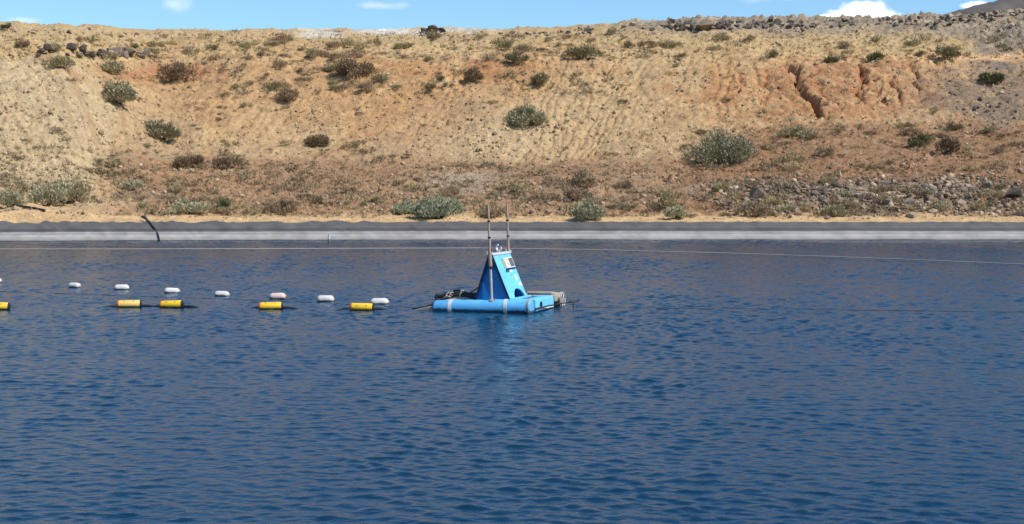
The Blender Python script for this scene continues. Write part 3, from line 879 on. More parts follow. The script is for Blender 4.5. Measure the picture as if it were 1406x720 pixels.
BUSH = [  # seed, leaf material, (x, y of base, width, height), leaves, lobes, label
    (1, L_salt, 984, 224, 100, 46, 4200, 26, 'largest grey green saltbush, alone on the brown bench at right'),
    (2, L_salt, 728, 170, 58, 25, 1900, 16, 'grey green saltbush on the middle of the slope above the raft masts'),
    (3, L_salt, 161, 141, 50, 33, 1800, 14, 'round grey saltbush high in the gully at upper left'),
    (4, L_salt, 221, 189, 52, 25, 1700, 14, 'grey saltbush halfway down the gully below the round one'),
    (5, L_salt2, 606, 299, 76, 31, 2700, 20, 'wide blue green saltbush beside the sand, left of the raft masts'),
    (6, L_salt2, 551, 294, 40, 17, 1000, 10, 'small low blue green saltbush left of the wide one by the sand'),
    (7, L_salt, 808, 302, 46, 27, 1500, 14, 'pale grey green shrub beside the sand, first right of the raft masts'),
    (8, L_salt, 930, 301, 38, 19, 1100, 10, 'pale green shrub beside the sand below the largest saltbush'),
    (9, L_salt, 62, 281, 76, 34, 2200, 18, 'wide grey green bush behind the spoil heap at far left'),
    (10, L_olive, 104, 277, 58, 40, 1700, 14, 'olive brown bush leaning against the foot of the left slope'),
    (11, L_salt, 12, 284, 44, 24, 1200, 10, 'pale grey bush at the left edge above the sand'),
    (12, L_salt, 254, 292, 58, 18, 1400, 12, 'low green shrub beside the single white rock'),
    (13, L_dark, 307, 289, 24, 20, 600, 8, 'small dark green shrub right of the low shrub by the white rock'),
    (14, L_dbrown, 240, 109, 54, 25, 1600, 12, 'dark brown bush on the upper left slope right of the red earth'),
    (15, L_olive, 158, 101, 42, 18, 1100, 10, 'olive bush on the red earth below the row of dark rocks'),
    (16, L_olive, 86, 93, 40, 16, 900, 9, 'olive brown bush under the row of rocks at far upper left'),
    (17, L_dry, 430, 201, 36, 18, 1000, 9, 'rounded brown bush at the foot of the slope left of centre'),
    (18, L_dark, 1363, 113, 36, 16, 1000, 9, 'dark green bush on the grey slope at the far right'),
    (19, L_dbrown, 490, 105, 64, 24, 1600, 14, 'wide brown bush high on the slope left of centre'),
    (20, L_olive, 740, 116, 34, 18, 800, 9, 'olive bush above the mid slope saltbush'),
    (21, L_dbrown, 653, 111, 30, 17, 700, 8, 'brown bush on the orange band above the raft'),
    (22, L_olive, 710, 86, 36, 14, 800, 8, 'olive bush at the rim of the slope above the raft'),
    (23, L_dbrown, 312, 231, 46, 22, 1000, 9, 'dark brown bush at the foot of the slope, right half of a pair'),
    (24, L_dbrown, 264, 230, 48, 19, 1000, 9, 'dark brown bush at the foot of the slope, left half of a pair'),
    (25, L_dark, 1262, 203, 44, 20, 1100, 10, 'dark green brown bush on the right bench among dry ones'),
    (26, L_dbrown, 1302, 210, 38, 25, 1000, 9, 'upright brown bush just right of the dark green brown bush'),
    (27, L_dry, 800, 258, 46, 26, 1300, 10, 'dry brown bush on the bench right of the raft masts'),
    (28, L_dry, 772, 275, 60, 18, 1400, 12, 'low spreading brown bush in front of the dry one on the bench'),
    (29, L_olive, 915, 285, 34, 24, 900, 9, 'yellow green bush behind the pale shrub below the largest saltbush'),
    (30, L_olive, 1096, 188, 66, 14, 1200, 12, 'low wide brown shrub at the foot of the orange gullies'),
    (31, L_dark, 1196, 84, 30, 12, 600, 7, 'small dark bush on the rim above the orange gullies'),
    (32, L_dark, 1143, 87, 24, 11, 500, 7, 'small dark bush on the rim left of the widest gully top'),
    (33, L_olive, 1300, 80, 44, 15, 900, 9, 'olive bush on the pale track at upper right'),
    (34, L_olive, 800, 80, 50, 20, 1100, 10, 'grey olive bush on the plateau above the pale slope'),
    (35, L_dry, 396, 138, 44, 18, 900, 9, 'brown bush on the slope between the gully and the wide brown bush'),
    (36, L_dry, 380, 292, 60, 18, 1200, 11, 'low brown scrub beside the sand left of the blue green saltbushes'),
    (37, L_dry, 1040, 297, 60, 20, 1300, 11, 'dry brown bush in front of the rubble left end'),
    (38, L_olive, 1150, 298, 50, 16, 1000, 10, 'olive shrub among the rocks beside the sand at right'),
    (39, L_dark, 8, 41, 14, 10, 260, 5, 'dark bush alone on the skyline at far left'),
    (40, L_dry, 682, 299, 44, 16, 900, 9, 'brown shrub beside the sand directly behind the raft masts'),
]
for s, mt, px, py, w_, h_, lv, lb, label in BUSH:
    salt = mt in (L_salt, L_salt2)
    place_bush((s, mt, int(lv * 1.7), 3.1 if salt else 3.2, 1.35 if salt else .9, lb, .35 if salt else .3), px, py, w_, h_, label,
               name='saltbush' if salt else 'shrub')

# dry scrub: copies of a few shrubs
def proto_mesh(k, mat, leaves, w): return stem_mesh_only('dry_shrub', 300 + k, mat, int(leaves * 1.5), .13, w * .75, 8, .42, .45)
SCRUB = {'dry': [proto_mesh(i, L_dry, 420, .025) for i in range(5)], 'olive': [proto_mesh(10 + i, L_olive, 420, .028) for i in range(5)],
         'straw': [proto_mesh(20 + i, L_straw, 380, .022) for i in range(4)], 'salt': [proto_mesh(30 + i, L_salt, 420, .035) for i in range(4)]}
def scrub(px, py, w_px, kind, label, group, h=1.0):
    p = hit(px, py)
    o = bpy.data.objects.new('dry_shrub', random.choice(SCRUB[kind])); col.objects.link(o)
    s = w_px * p.y / F
    o.scale = (s, s * .8, s * h); o.rotation_euler = (0, 0, random.uniform(0, 6.28))
    o.location = (p.x, p.y, p.z - .03 * s)
    tag(o, label, 'shrub', group)
def pick(*a): return random.choices([x[0] for x in a], [x[1] for x in a])[0]
for _ in range(80):      # plateau
    scrub(random.uniform(0, 1420), random.triangular(50, 84, 66), random.uniform(14, 36), pick(('dry', 3), ('olive', 4), ('straw', 2)),
          'low scrubby shrub scattered on the straw coloured plateau under the ridge', 'plateau scrub', random.uniform(.5, .9))
for _ in range(34):      # clump in the upper middle
    scrub(random.gauss(500, 90), random.uniform(78, 125), random.uniform(14, 36), pick(('dry', 3), ('olive', 3)),
          'brown shrub in the thicket high on the slope left of centre', 'upper slope thicket', random.uniform(.6, 1.0))
for _ in range(44):      # face
    scrub(random.uniform(0, 1000), random.uniform(90, 215), random.uniform(7, 18), pick(('dry', 3), ('olive', 3), ('straw', 2), ('salt', 1)),
          'tiny shrub clinging to the bare eroded slope', 'small shrubs on the bare slope', random.uniform(.6, 1.0))
for _ in range(50):      # right bench
    scrub(random.uniform(930, 1420), random.uniform(174, 238), random.uniform(14, 44), pick(('dry', 4), ('olive', 1), ('straw', 1)),
          'brown shrub scattered on the reddish bench at right', 'right bench scrub', random.uniform(.45, .8))
for _ in range(90):      # behind the sand
    scrub(random.uniform(150, 1420), random.triangular(240, 300, 292), random.uniform(14, 40), pick(('dry', 4), ('olive', 2), ('straw', 3), ('salt', 1.4)),
          'dry shrub in the scrub belt between the sand and the slope foot', 'scrub belt behind the sand', random.uniform(.6, 1.0))

# the scrub nobody could count: thin brown and olive growth over plateau, rim and bench
def stuff_scrub(count):
    protos_ = [bush_parts(700 + i, 90, .17, .035, 5, .40, .5)[:2] for i in range(8)]
    V, Fc, nv = [], [], 0
    state = [0, 0]
    def put(p):
        v, f = protos_[state[0] % 8]
        sc = RNG.uniform(.6, 1.0) + 1.6 * RNG.random() ** 4
        a = RNG.uniform(0, 6.28); R = np.array([[math.cos(a), -math.sin(a), 0], [math.sin(a), math.cos(a), 0], [0, 0, 1]])
        V.append((v @ R.T) * sc * np.array([1.1, 1, RNG.uniform(.5, 1)]) + np.array([p.x, p.y, p.z - .02])); Fc.append(f + state[1])
        state[1] += len(v); state[0] += 1
    patch = lambda p: float(fbm(np.array([p.x / 7.0]), np.array([p.y / 5.0]), 3, 411)[0])
    k = 0
    while k < count:
        px, py = RNG.uniform(-60, 1466), RNG.uniform(46, 298)
        if (py > 280 and px < 190) or py > 296: continue
        if py < 88: d = .5 if 250 < px < 900 else .16
        elif py < 135: d = .55 if 260 < px < 860 else .06
        elif py > 228: d = .75 if px < 900 else .5
        elif px > 930 and py > 174: d = .16
        elif px < 560 and py > 195 : d = .4
        else: d = .03
        if RNG.random() > d: continue
        p = hit(px, py)
        if patch(p) < RNG.uniform(-.35, .45): continue
        put(p); k += 1
    for b_ in BUSH:          # litter and low growth round the feet of the shrubs
        for _q in range(5):
            put(hit(b_[2] + RNG.normal(0, .5) * b_[4], min(b_[3] + RNG.uniform(-4, 3), 298)))
    return tag(mesh_np('low_scrub', np.concatenate(V), np.concatenate(Fc), L_scrub, 'stuff'), 'thin brown and olive low scrub covering plateau, rim and bench', 'scrub')
L_scrub = leaf_mat('low_scrub', (.20, .145, .078), (.44, .345, .205))
stuff_scrub(1250)

# dry grass and litter: one mass
def stuff_grass(count):
    V, Fc = [], []
    for _ in range(count):
        while True:
            px, py = RNG.uniform(-60, 1466), RNG.uniform(46, 299)
            d = .9 if py < 82 else (.75 if py > 225 else (.35 if px > 940 and py > 172 else .12))
            if py > 280 and px < 190: continue
            if RNG.random() < d: break
        p = np.array(hit(px, py))
        for _k in range(7):
            a, L = RNG.uniform(0, 6.28), RNG.uniform(.15, .5)
            t = p + np.array([math.cos(a) * L * .6, math.sin(a) * L * .6, L * RNG.uniform(.4, 1)])
            q = p + RNG.normal(0, .12, 3) * np.array([1, 1, 0])
            sd = np.array([-math.sin(a), math.cos(a), 0]) * .03
            n0 = len(V); V += [q - sd, q + sd, t + sd * .3, t - sd * .3]; Fc.append((n0, n0 + 1, n0 + 2, n0 + 3))
    return tag(mesh_np('dry_grass', np.array(V), np.array(Fc), L_straw_g, 'stuff'), 'thin dry grass and twigs over plateau and bench', 'grass')
L_straw_g = leaf_mat('dry_grass', (.20, .14, .07), (.46, .34, .18))
stuff_grass(5500)

# ------------------------------------------------------------------ pump raft
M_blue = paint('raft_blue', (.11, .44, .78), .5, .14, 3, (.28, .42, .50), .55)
M_blue_shade = paint('blue_shaded', (.012, .23, .58), .5, .14, 2, (.06, .20, .36), .5)  # darker copy of the raft blue, shade painted into the colour
M_blue_lit = paint('blue_sunlit', (.15, .54, .84), .5, .10, 2.5, (.30, .48, .56), .45)  # lighter copy of the raft blue, sunlight painted into the colour
M_navy = paint('dark_navy', (.008, .018, .06), .5, .2, 5)  # dark fittings, also shade painted on panel edges and inside the opening
M_black = paint('black_rubber', (.012, .012, .013), .55, .3, 6, (.06, .05, .04), .4)
M_beige = paint('weathered_beige', (.36, .31, .25), .7, .15, 4, (.22, .18, .14), .5)
M_pole = paint('pole_timber', (.40, .28, .20), .75, .18, 7, (.24, .17, .12), .5)
M_galv = paint('galvanised', (.52, .49, .47), .5, .15, 8, (.32, .27, .23), .4, metallic=.2)
M_pale = paint('pale_grey', (.62, .62, .60), .6, .1, 6, (.4, .37, .33), .4)
M_white = paint('white_plastic', (.78, .77, .74), .45, .06, 5, (.5, .46, .40), .35)
M_rope = paint('rope', (.55, .50, .40), .9, .2, 20)
M_tan = paint('plate_tan', (.36, .34, .24), .5, .15, 10)
M_slate = paint('plate_slate', (.13, .12, .13), .35, .15, 10)
M_yellowink = paint('label_ink', (.55, .47, .08), .6, .1, 8)
M_teal = paint('plate_teal', (.01, .07, .09), .4, .2, 9)
M_ink = paint('grey_ink', (.20, .20, .20), .6, .1, 9)

scum(M_blue, .07)
o0 = on_water(731, 430.5)
raft = empty('pump_raft', o0, (0, math.radians(-2.3), math.radians(-19)))
tag(raft, 'bright blue pump raft with wedge shaped housing and two tall masts on cylindrical floats', 'raft')

def lathe_x(mb, prof, y, z, n=28):
    """prof: [(x, r)] around an axis parallel to local x"""
    vs_, fs_ = [], []
    for x, r in prof:
        for k in range(n):
            q = 2 * math.pi * k / n
            vs_.append((x, y + r * math.cos(q), z + r * math.sin(q)))
    for i in range(len(prof) - 1):
        for k in range(n):
            fs_.append((i * n + k, i * n + (k + 1) % n, (i + 1) * n + (k + 1) % n, (i + 1) * n + k))
    fs_ += [tuple(range(n)), tuple(range((len(prof) - 1) * n, len(prof) * n))]
    return mb.add(vs_, fs_)

R_ = .25
m = MB(); lathe_x(m, [(-3.2, .12), (-3.19, .20), (-3.16, .235), (-3.12, R_), (-.05, R_), (-.02, .235), (0, .20), (.005, .1)], 0, .2)
pont = m.build('pontoon', M_blue, raft, True)
for x in (-2.62, -.80):
    m = MB(); lathe_x(m, [(x - .055, R_ + .001), (x - .055, R_ + .012), (x + .055, R_ + .012), (x + .055, R_ + .001)], 0, .2)
    m.build('strap', M_pale, pont, True)
m = MB(); lathe_x(m, [(-.09, R_ + .002), (-.09, R_ + .018), (-.04, R_ + .016), (-.04, R_ + .002)], 0, .2)
m.build('end_band', M_beige, pont, True)

m = MB(); lathe_x(m, [(-2.9, .12), (-2.88, .23), (-2.84, .24), (-.10, .24), (-.04, .235), (-.02, .19), (-.02, .05)], 3.1, .2)
pont2 = m.build('pontoon', M_beige, raft, True)
pont2['label'] = 'faded beige float cylinder at the back of the raft'
m = MB()
for x in (-.02, .04):
    m.tube([(x, 3.1 + .235 * math.cos(a), .2 + .235 * math.sin(a)) for a in [2 * math.pi * k / 24 for k in range(25)]], .02, 6)
for k in range(6):
    a = 2 * math.pi * k / 6
    m.tube([(.04, 3.1 + .03 * math.cos(a), .2 + .03 * math.sin(a)), (.04, 3.1 + .235 * math.cos(a), .2 + .235 * math.sin(a))], .012, 5)
m.build('end_ring', M_galv, pont2, True)

# deck frame between the floats
for x in (-2.5, -.35):
    MB().box((x, 1.55, .30), (.16, 2.9, .12)).build('crossbeam', M_blue, raft, bevel=.012)
MB().box((-1.27, 1.0, .33), (1.9, 1.75, .16)).build('deck', M_blue_shade, raft, bevel=.015)

# blue tank across the right end
poly = [(-.62, .30, .41), (.0, .30, .41), (.02, .30, .34), (.02, .30, .02), (-.62, .30, .02)]
m = MB().prism(poly, (0, 1.85, 0)); tank = m.build('end_tank', M_blue_lit, raft, bevel=.02)
m = MB(); m.tube([(.015, .78, .22), (.055, .78, .22)], .085, 18); m.build('filler_cap', M_navy, tank, True)
MB().box((.027, 1.2, .075), (.012, 1.75, .05)).build('scuff_strip', M_white, tank)
MB().box((-.05, 2.38, .30), (.22, .42, .22)).build('valve_box', M_beige, raft, bevel=.03)
m = MB(); m.tube([(-.9, 2.32, .48), (-.1, 2.32, .46), (.02, 2.6, .40)], .055, 12); m.tube([(.02, 2.55, .28), (.14, 2.55, .26)], .10, 14)
m.build('outlet_pipe', M_beige, raft, True)

# rod along the right side
rod = MB().tube([(.06, .12, .13), (.10, 1.2, .13), (.30, 2.2, .14), (.62, 2.65, .16)], .022, 8)
rod.tube([(.62, 2.65, .16), (.70, 2.7, .20)], .02, 6); rod.tube([(.54, 2.55, .16), (.55, 2.55, -.02)], .016, 6)
rod.tube([(.45, 2.4, .15), (.53, 2.4, .17)], .018, 6)
rod.build('side_rod', M_black, raft, True)

# housing
ZB, ZA = .42, 1.80
XL, XR, AL, AR = -1.86, -.68, -1.345, -1.195
Y0, Y1 = -.04, 1.58
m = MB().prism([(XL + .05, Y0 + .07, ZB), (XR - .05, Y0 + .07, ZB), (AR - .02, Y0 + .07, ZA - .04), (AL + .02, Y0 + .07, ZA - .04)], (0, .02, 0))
m.build('front_panel', M_blue_shade, raft)
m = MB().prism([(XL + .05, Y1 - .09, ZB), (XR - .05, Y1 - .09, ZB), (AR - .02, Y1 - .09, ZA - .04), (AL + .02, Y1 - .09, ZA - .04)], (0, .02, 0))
m.build('back_panel', M_blue_shade, raft)
def slope_frame(side):
    """origin at top front corner; e1 down the slope, e2 along y, nrm outward"""
    if side > 0: a_, b_ = Vector((AR, Y0, ZA)), Vector((XR, Y0, ZB))
    else: a_, b_ = Vector((AL, Y0, ZA)), Vector((XL, Y0, ZB))
    e1 = b_ - a_; L = e1.length; e1.normalize()
    nrm = Vector((e1.z * -1, 0, e1.x)) if side > 0 else Vector((e1.z, 0, -e1.x))
    return a_, e1, Vector((0, 1, 0)), nrm, L
a_, e1, e2, nr, L = slope_frame(1)
D = Y1 - Y0
def P(t, w, h=0): return a_ + e1 * (t * L) + e2 * (w * D) + nr * h
arch = [P(1 - .20 * math.sin(q) , .60 - .30 * math.cos(q)) for q in [math.pi * k / 16 for k in range(17)]]
outline = [P(0, 0), P(1, 0)] + [P(1, .30)] + [P(.985 - .20 * math.sin(math.pi * k / 18), .60 - .30 * math.cos(math.pi * k / 18)) for k in range(19)] + [P(1, .90), P(1, 1), P(0, 1)]
# strip the outline into convex pieces so the arch is a true hole
m = MB()
m.prism([P(0, 0), P(.75, 0), P(.75, 1), P(0, 1)], -nr * .045)
m.prism([P(.75, 0), P(1, 0), P(1, .30), P(.75, .30)], -nr * .045)
m.prism([P(.75, .90), P(1, .90), P(1, 1), P(.75, 1)], -nr * .045)
for k in range(18):
    q0_, q1_ = math.pi * k / 18, math.pi * (k + 1) / 18
    t0, w0 = 1 - .22 * math.sin(q0_), .60 - .30 * math.cos(q0_); t1, w1 = 1 - .22 * math.sin(q1_), .60 - .30 * math.cos(q1_)
    m.prism([P(.75, w0), P(t0, w0), P(t1, w1), P(.75, w1)], -nr * .045)
roof = m.build('slope_panel', M_blue_lit, raft)
roof['label'] = 'sunlit right hand slope panel with plates, stickers and an arched opening'
MB().box(P(1.0, .5, .05) + Vector((.02, 0, .0)), (.16, D * .96, .05)).build('sill', M_blue_lit, roof, bevel=.008)
# dark sheet standing in for the shade inside the opening
MB().box((-1.05, .83, .60), (.04, 1.35, .34)).build('opening_shade', M_navy, raft)
al, f1_, f2_, nl, L2 = slope_frame(-1)
m = MB().prism([al, al + f1_ * L2, al + f1_ * L2 + f2_ * D, al + f2_ * D], -nl * .045); m.build('slope_panel', M_blue_shade, raft)
# panel edge shade, painted as dark strips along the front of both slopes
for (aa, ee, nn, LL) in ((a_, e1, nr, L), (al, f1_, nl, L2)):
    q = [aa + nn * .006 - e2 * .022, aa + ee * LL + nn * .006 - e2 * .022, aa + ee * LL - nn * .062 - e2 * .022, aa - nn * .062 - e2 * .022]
    MB().prism(q, (0, .02, 0)).build('edge_shade', M_navy, raft)
def plate(name, mat, t0, t1, w0, w1, h0, h1, parent):
    return MB().prism([P(t0, w0, h0), P(t1, w0, h0), P(t1, w1, h0), P(t0, w1, h0)], nr * (h1 - h0)).build(name, mat, parent)
plate('plate_surround', M_white, .085, .315, .50, .985, .001, .014, roof)
plate('tan_plate', M_tan, .10, .30, .36, .497, .001, .010, roof)
plate('slate_plate', M_slate, .105, .295, .735, .955, .015, .022, roof)
lab = plate('label_plate', M_white, .10, .30, .53, .72, .015, .020, roof)
mi_ = MB()
for (t0, t1, w0, w1) in ((.115, .15, .56, .69), (.165, .175, .56, .66), (.185, .195, .56, .69), (.255, .262, .57, .68), (.275, .285, .57, .64)):
    mi_.prism([P(t0, w0, .0205), P(t1, w0, .0205), P(t1, w1, .0205), P(t0, w1, .0205)], nr * .002)
mi_.build('label_marks', M_yellowink, roof)
m = MB()
for (t0, t1, w0, w1) in ((.205, .245, .60, .65),):
    m.prism([P(t0, w0, .0205), P(t1, w0, .0205), P(t1, w1, .0205), P(t0, w1, .0205)], nr * .002)
m.build('label_mark_dark', M_ink, roof)
plate('ledge', M_navy, .325, .345, .40, .96, .001, .05, roof)
plate('teal_plate', M_teal, .36, .405, .36, .54, .001, .012, roof)
plate('small_sticker', M_white, .365, .41, .60, .74, .001, .004, roof)
plate('bolt_head', M_ink, .47, .49, .56, .59, .001, .012, roof)
def disc(name, t, w, r, mat, h0, h1, n=22, hole=0):
    c = P(t, w, h0); 
    MB().prism([c + e1 * (r * math.cos(2*math.pi*k/n)) + e2 * (r * math.sin(2*math.pi*k/n)) for k in range(n)], nr * (h1 - h0)).build(name, mat, roof)
disc('round_sticker', .55, .80, .105, M_white, .001, .005)
disc('sticker_centre', .55, .80, .035, M_tan, .006, .008)
plate('square_sticker', M_white, .665, .735, .81, .96, .001, .005, roof)
plate('sticker_mark', M_ink, .69, .70, .84, .93, .006, .008, roof)

cap = MB().box(((AL + AR) / 2, (Y0 + Y1) / 2, ZA + .03), (.20, D + .06, .07)).build('ridge_cap', M_pale, raft, bevel=.01)
hx0 = (AL + AR) / 2
m = MB(); m.tube([(hx0, .74, ZA + .05), (hx0, .74, ZA + .12)], .025, 8)
m.tube([(hx0 + .088 * math.cos(q), .74 - .03 * math.cos(q), ZA + .21 + .095 * math.sin(q)) for q in [math.radians(75 - k * 15) - math.radians(315) + math.radians(0) for k in range(0)]] or
       [(hx0 + .088 * math.cos(q), .74 - .03 * math.cos(q), ZA + .21 + .095 * math.sin(q)) for q in [math.radians(100 + k * 13.8) for k in range(21)]], [.022 + .012 * math.sin(math.pi * k / 20) for k in range(21)], 8)
m.build('lifting_hook', M_white, cap, True)

def mast(y, ybase):
    x = -1.27
    r = random.Random(int(y * 100))
    pts = [(x + r.uniform(-.008, .008), y, z_) for z_ in np.linspace(1.55, 3.36, 9)]
    mm = MB().tube(pts, [.04, .04, .039, .037, .036, .035, .034, .033, .031], 10).build('mast', M_pole, raft, True)
    MB().tube([(x, y, ybase), (x, y, 1.58)], .043, 12).build('sleeve', M_galv, mm, True)
    MB().tube([(x, y, 1.46), (x, y, 1.86)], .058, 12).build('clamp', M_pole, mm, True)
    MB().tube([(x, y, 1.40), (x, y, 1.47)], .075, 12).build('collar', M_navy, mm, True)
    for z_ in (2.33, 2.83):
        MB().tube([(x, y, z_), (x, y, z_ + .045)], .048, 10).build('band', M_black, mm, True)
    m = MB().box((x - .08, y, 1.88), (.05, .06, .12)); m.box((x + .06, y, 1.86), (.05, .05, .08)); m.build('bracket', M_pale, mm, bevel=.008)
    m = MB().tube([(x, y, ybase - .01), (x, y, ybase + .05)], [.10, .06], 12); m.box((x + .07, y, ybase + .02), (.12, .08, .04)); m.build('foot', M_beige, mm, True)
mast(-.085, .42); mast(1.66, .42)

# hose gear at the left end
MB().box((-2.75, 1.0, .27), (.7, 1.4, .16)).build('rear_deck', M_beige, raft, bevel=.05)
m = MB()
pr = [(-2.95, .02), (-2.85, .07), (-2.6, .12), (-2.3, .11), (-2.05, .05), (-2.0, .01)]
for i in range(1): 
    vs_, fs_ = [], []
    for x, hh in pr:
        for k in range(9):
            a = math.pi * k / 8
            vs_.append((x, .30 + .24 * math.cos(a), .40 + hh * math.sin(a)))
    for i2 in range(len(pr) - 1):
        for k in range(8): fs_.append((i2 * 9 + k, i2 * 9 + k + 1, (i2 + 1) * 9 + k + 1, (i2 + 1) * 9 + k))
    m.add(vs_, fs_)
m.build('canvas_cover', M_beige, raft, True)
m = MB().tube([(-2.98, .7, .53), (-2.75, .68, .545), (-2.4, .66, .52), (-2.02, .62, .50)], [.09, .125, .13, .125], 14); m.build('discharge_hose', M_black, raft, True)
m = MB().tube([(-3.36, .60, .52), (-2.95, .65, .56)], .065, 12); m.tube([(-3.40, .60, .52), (-3.34, .60, .52)], .085, 12); m.build('hose_nozzle', M_black, raft, True)
m = MB()
m.tube([(-3.13, .60, .52), (-3.13, .58, .25)], .02, 6); m.tube([(-2.72, .55, .50), (-2.72, .55, .33)], .045, 8); m.tube([(-2.2, .55, .45), (-2.2, .55, .33)], .04, 8)
m.build('hose_support', M_black, raft, True)
m = MB()
m.tube([(-3.10, .45, .46), (-3.3, .40, .34), (-3.6, .3, .22), (-4.05, .25, .16), (-4.35, .2, -.02)], .042, 8)
m.tube([(-3.05, .30, .44), (-3.25, .25, .34), (-3.5, .2, .22), (-3.78, .1, .16), (-4.2, .05, -.05)], .042, 8)
m.tube([(-3.3, .5, .50), (-3.36, .45, .40), (-3.34, .35, .2), (-3.4, .3, .0)], .035, 8)
m.tube([(-2.6, .3, .46), (-2.9, .2, .50), (-3.12, .12, .44), (-3.3, .05, .25)], .03, 8)
m.tube([(-3.05, .9, .5), (-2.9, .95, .68), (-2.7, .9, .70), (-2.55, .95, .52)], .035, 8)
m.tube([(-3.3, .7, .48), (-3.15, .8, .62), (-2.95, .85, .60), (-2.6, .9, .66), (-2.3, .95, .55)], .03, 8)
m.build('trailing_hose', M_black, raft, True)
m = MB().prism([(-3.15, -.02, .30), (-3.15, -.02, .02), (-4.22, -.02, .02), (-4.22, -.02, .10)], (0, .7, 0)); m.build('apron', M_beige, raft, bevel=.02)
m = MB()
for x0 in (-2.98, -2.86, -2.52):
    m.tube([(x0 - .07, .55, .44), (x0 - .02, .52, .60), (x0 + .05, .56, .66), (x0 + .10, .66, .60), (x0 + .08, .56, .46)], .018, 6)
m.tube([(-3.15, .5, .44), (-3.0, .5, .56), (-2.86, .52, .50), (-2.8, .5, .58)], .016, 6)
m.tube([(-2.56, .5, .46), (-2.48, .5, .72), (-2.40, .54, .70)], .016, 6)
m.build('rope_tie', M_rope, raft, True)
m = MB().tube([(-2.42, .8, .55), (-2.1, .9, .75), (-1.85, 1.0, .96)], .018, 6); m.tube([(-2.16, .88, .71), (-1.95, .96, .86)], .02, 6)
m.build('lever_rod', M_black, raft, True)

# ------------------------------------------------------------------ floats
M_yel = paint('float_yellow', (.88, .53, .02), .45, .08, 5, (.66, .46, .10), .4)
M_yel2 = paint('float_yellow_faded', (.80, .52, .13), .5, .10, 5, (.6, .45, .2), .4)
M_redend = paint('float_red_end', (.62, .13, .015), .5, .15, 6)
M_wf = paint('float_white', (.64, .61, .57), .55, .1, 5, (.42, .37, .30), .6)
M_wp = paint('float_pinkish', (.66, .49, .44), .55, .08, 6, (.5, .4, .36), .5)
def capsule(mb, L, r, z, x0=None, n=20, k=5, soft=.6):
    prof = []
    for i in range(k + 1):
        a = math.pi / 2 * i / k; prof.append((-L / 2 + r * soft * (1 - math.cos(a)), max(.012, r * math.sin(a))))
    prof += [(-x, rr) for x, rr in reversed(prof)]
    return lathe_x(mb, prof, 0, z, n)
def white_proto(mat):
    t = empty('white_float', (0, 0, -500))
    m = MB(); capsule(m, .54, .125, .085, soft=1.0); m.build('body', mat, t, True)
    for s in (-1, 1):
        m = MB().tube([(s * .262, 0, .08), (s * .285, 0, .08)], .03, 10); m.build('plug', M_beige, t, True)
    return t
wp = {0: white_proto(M_wf), 1: white_proto(M_wp)}
used = set()
for px, py, wid, rz, k, label in [
        (-7, 388.5, 18, 0, 0, 'white float cut off by the left picture edge, farthest of its row'),
        (104, 395, 19.5, -9, 0, 'tilted white float, second of the row from the left picture edge'),
        (166.5, 398, 20.5, 0, 0, 'white float floating above the paler of the two joined yellow floats'),
        (236.5, 402.3, 21, 2, 0, 'white float floating directly above the right one of the two joined yellow floats'),
        (306, 406.5, 21.5, -4, 0, 'white float alone between the yellow pair and the single yellow float'),
        (381, 411, 23, -1, 1, 'pinkish white float above the single yellow float near the middle of the row'),
        (446.5, 414.5, 24, -2, 0, 'white float between the two single yellow floats'),
        (520.5, 418, 26, -2, 0, 'white float nearest to the blue raft')]:
    o = wp[k] if k not in used else copy_tree(wp[k])
    used.add(k)
    p = on_water(px, py)
    s = wid * p.y / F / .54
    o.location = p; o.scale = (s, s, s); o.rotation_euler = (random.uniform(-1, 1), math.radians(rz * .25 + random.uniform(-2.5, 2.5)), math.radians(rz * 3))
    tag(o, label, 'float', 'row of white floats')
def yellow_proto(mat):
    t = empty('yellow_float', (0, 0, -500))
    m = MB(); lathe_x(m, [(-.30, .12), (-.28, .125), (.29, .125), (.315, .115)], 0, .095, 22); m.build('body', mat, t, True)
    m = MB(); lathe_x(m, [(-.365, .085), (-.35, .112), (-.33, .122), (-.301, .124)], 0, .095, 22)
    m.build('end_cap', M_redend, t, True)['label'] = 'orange red end cap'
    m = MB(); lathe_x(m, [(.316, .112), (.34, .11), (.355, .09), (.36, .05)], 0, .095, 22)
    m.build('end_cap', M_black, t, True)['label'] = 'black end cap'
    for x in (-.14, .14):
        m = MB(); q = math.radians(40)
        c = Vector((x, -.123 * math.cos(q), .095 + .123 * math.sin(q))); d = Vector((0, -math.cos(q), math.sin(q)))
        m.tube([c, c + d * .014], .017, 10); m.build('bolt', M_slate, t, True)
    return t
yp = {0: yellow_proto(M_yel), 1: yellow_proto(M_yel2)}
used = set(); ypos = []
for px, py, wid, rz, k, label in [
        (-4, 425.5, 34, 2, 0, 'yellow float cut off by the left picture edge'),
        (177.5, 422.3, 33, 3, 1, 'paler faded yellow float, left one of the joined pair'),
        (236, 422.8, 33, -4, 0, 'bright yellow float, right one of the joined pair'),
        (372, 425, 33, 1, 0, 'single yellow float below the pinkish white float'),
        (497.5, 426.3, 33, -2, 0, 'yellow float nearest to the blue raft')]:
    o = yp[k] if k not in used else copy_tree(yp[k])
    used.add(k)
    p = on_water(px, py); s = wid * p.y / F / .72
    o.location = p; o.scale = (s, s, s); o.rotation_euler = (random.uniform(-.3, .3), math.radians(rz * .3 + random.uniform(-2, 2)), math.radians(rz * 2.5))
    ypos.append(p)
    tag(o, label, 'float', 'row of yellow floats')

for m_ in (M_wf, M_wp, M_yel, M_yel2): scum(m_, .03)
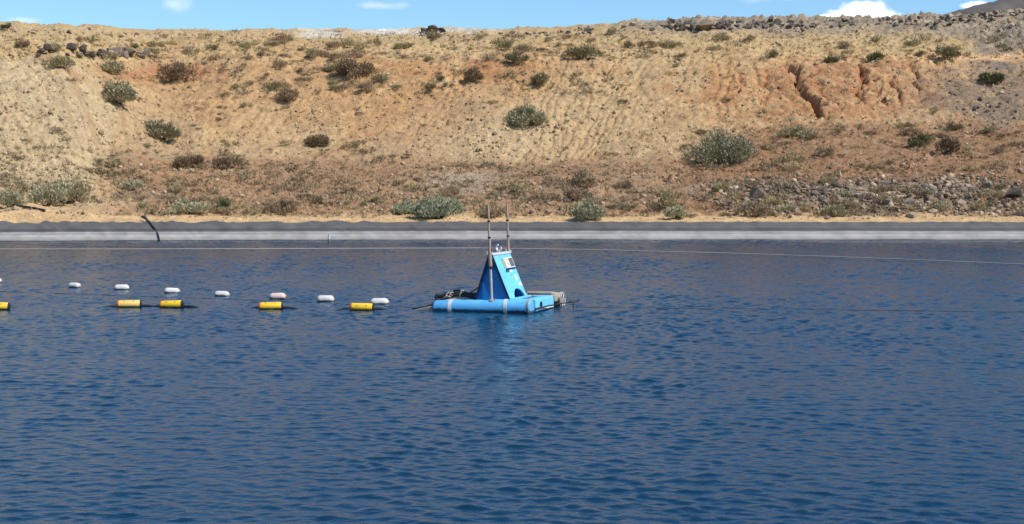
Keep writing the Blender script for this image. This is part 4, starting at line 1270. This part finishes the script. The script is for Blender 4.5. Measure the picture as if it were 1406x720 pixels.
# ------------------------------------------------------------------ ropes, hoses, stake
M_line = paint('dark_line', (.03, .03, .032), .7, .2, 5)
M_cable = paint('pale_cable', (.42, .38, .33), .6, .1, 5)
def line_obj(name, pix, r, mat, label, cat, zfun=None, steps=8, z=.0):
    pts = [on_water(x, y) for x, y in pix]
    out = []
    for i in range(len(pts) - 1):
        for k in range(steps):
            t = k / steps; p = pts[i].lerp(pts[i + 1], t); p.z = zfun(p) if zfun else z; out.append(p)
    p = pts[-1].copy(); p.z = z; out.append(p)
    return tag(MB().tube(out, r, 8).build(name, mat, None, True), label, cat)
line_obj('rope', [(-20, 400), (80, 403), (200, 407.5), (300, 411), (400, 414.5), (480, 418.5), (560, 422), (575, 423)], .010, M_line,
         'thin dark rope floating beside the row of white floats', 'rope')
def hose_z(p):
    d = min((p - q).length for q in ypos)
    return .02 - .09 * float(sstep(.6, 1.05, d))
pts_h = [(-40, 423.5), (40, 422.3), (140, 421.7), (177, 421), (236, 421.5), (290, 423), (372, 423.6), (440, 425), (497, 425), (545, 425)]
line_obj('hose', pts_h, .046, M_black, 'black hose carried half sunk by the yellow floats', 'hose', hose_z, 24)
line_obj('cable', [(-60, 344.3), (200, 344.2), (500, 343.2), (660, 342.8), (800, 344.8), (1000, 350), (1200, 357), (1470, 368.5)],  .026, M_cable,
         'long pale cable stretched low across the pond behind the raft', 'cable', lambda p: .09)
line_obj('rope', [(791, 422), (900, 423.5), (1100, 425), (1250, 427), (1470, 430)], .014, M_line, 'thin dark rope trailing right from the raft over the water', 'rope')
line_obj('hose', [(6, 331.6), (16, 334), (40, 336.5), (100, 338), (200, 340), (290, 339), (340, 335)], .02, M_line, 'dark slack hose lying in the shallows at upper left', 'hose')
# black hose over the liner
def liner_pt(px, t, lift=.10):
    u = (px - W / 2) / F; Y = float(edge_y(u)) + t * BANK_RUN
    return Vector((u * Y, Y, t * BANK_RISE + lift))
hp_ = [liner_pt(195, 1.25, .12), liner_pt(201, 1.08, .14), liner_pt(207, .85), liner_pt(212, .6), liner_pt(215.5, .35), liner_pt(217.5, .15), liner_pt(218.5, -.05)]
tag(MB().tube(hp_, [.09, .09, .075, .07, .07, .07, .06], 10).build('hose', M_black, None, True), 'short black hose curving down over the pond liner at left', 'hose')
pp = [hit(18, 284), hit(34, 286.5), hit(48, 288.5), hit(62, 291.5)]
tag(MB().tube([p + Vector((0, -.05, .14)) for p in pp], .09, 8).build('pipe', M_black, None, True), 'dark pipe lying on the spoil heap at far left', 'pipe')
# stake at the waterline
p = on_water(452, 334)
t = empty('depth_stake', p); tag(t, 'small two tone stake standing in the water by the far bank', 'stake')
MB().tube([(0, 0, -.4), (0, 0, .28)], .10, 10).build('base', M_slate, t, True)
MB().tube([(0, 0, .28), (.02, 0, .66)], .075, 10).build('top', M_pale, t, True)
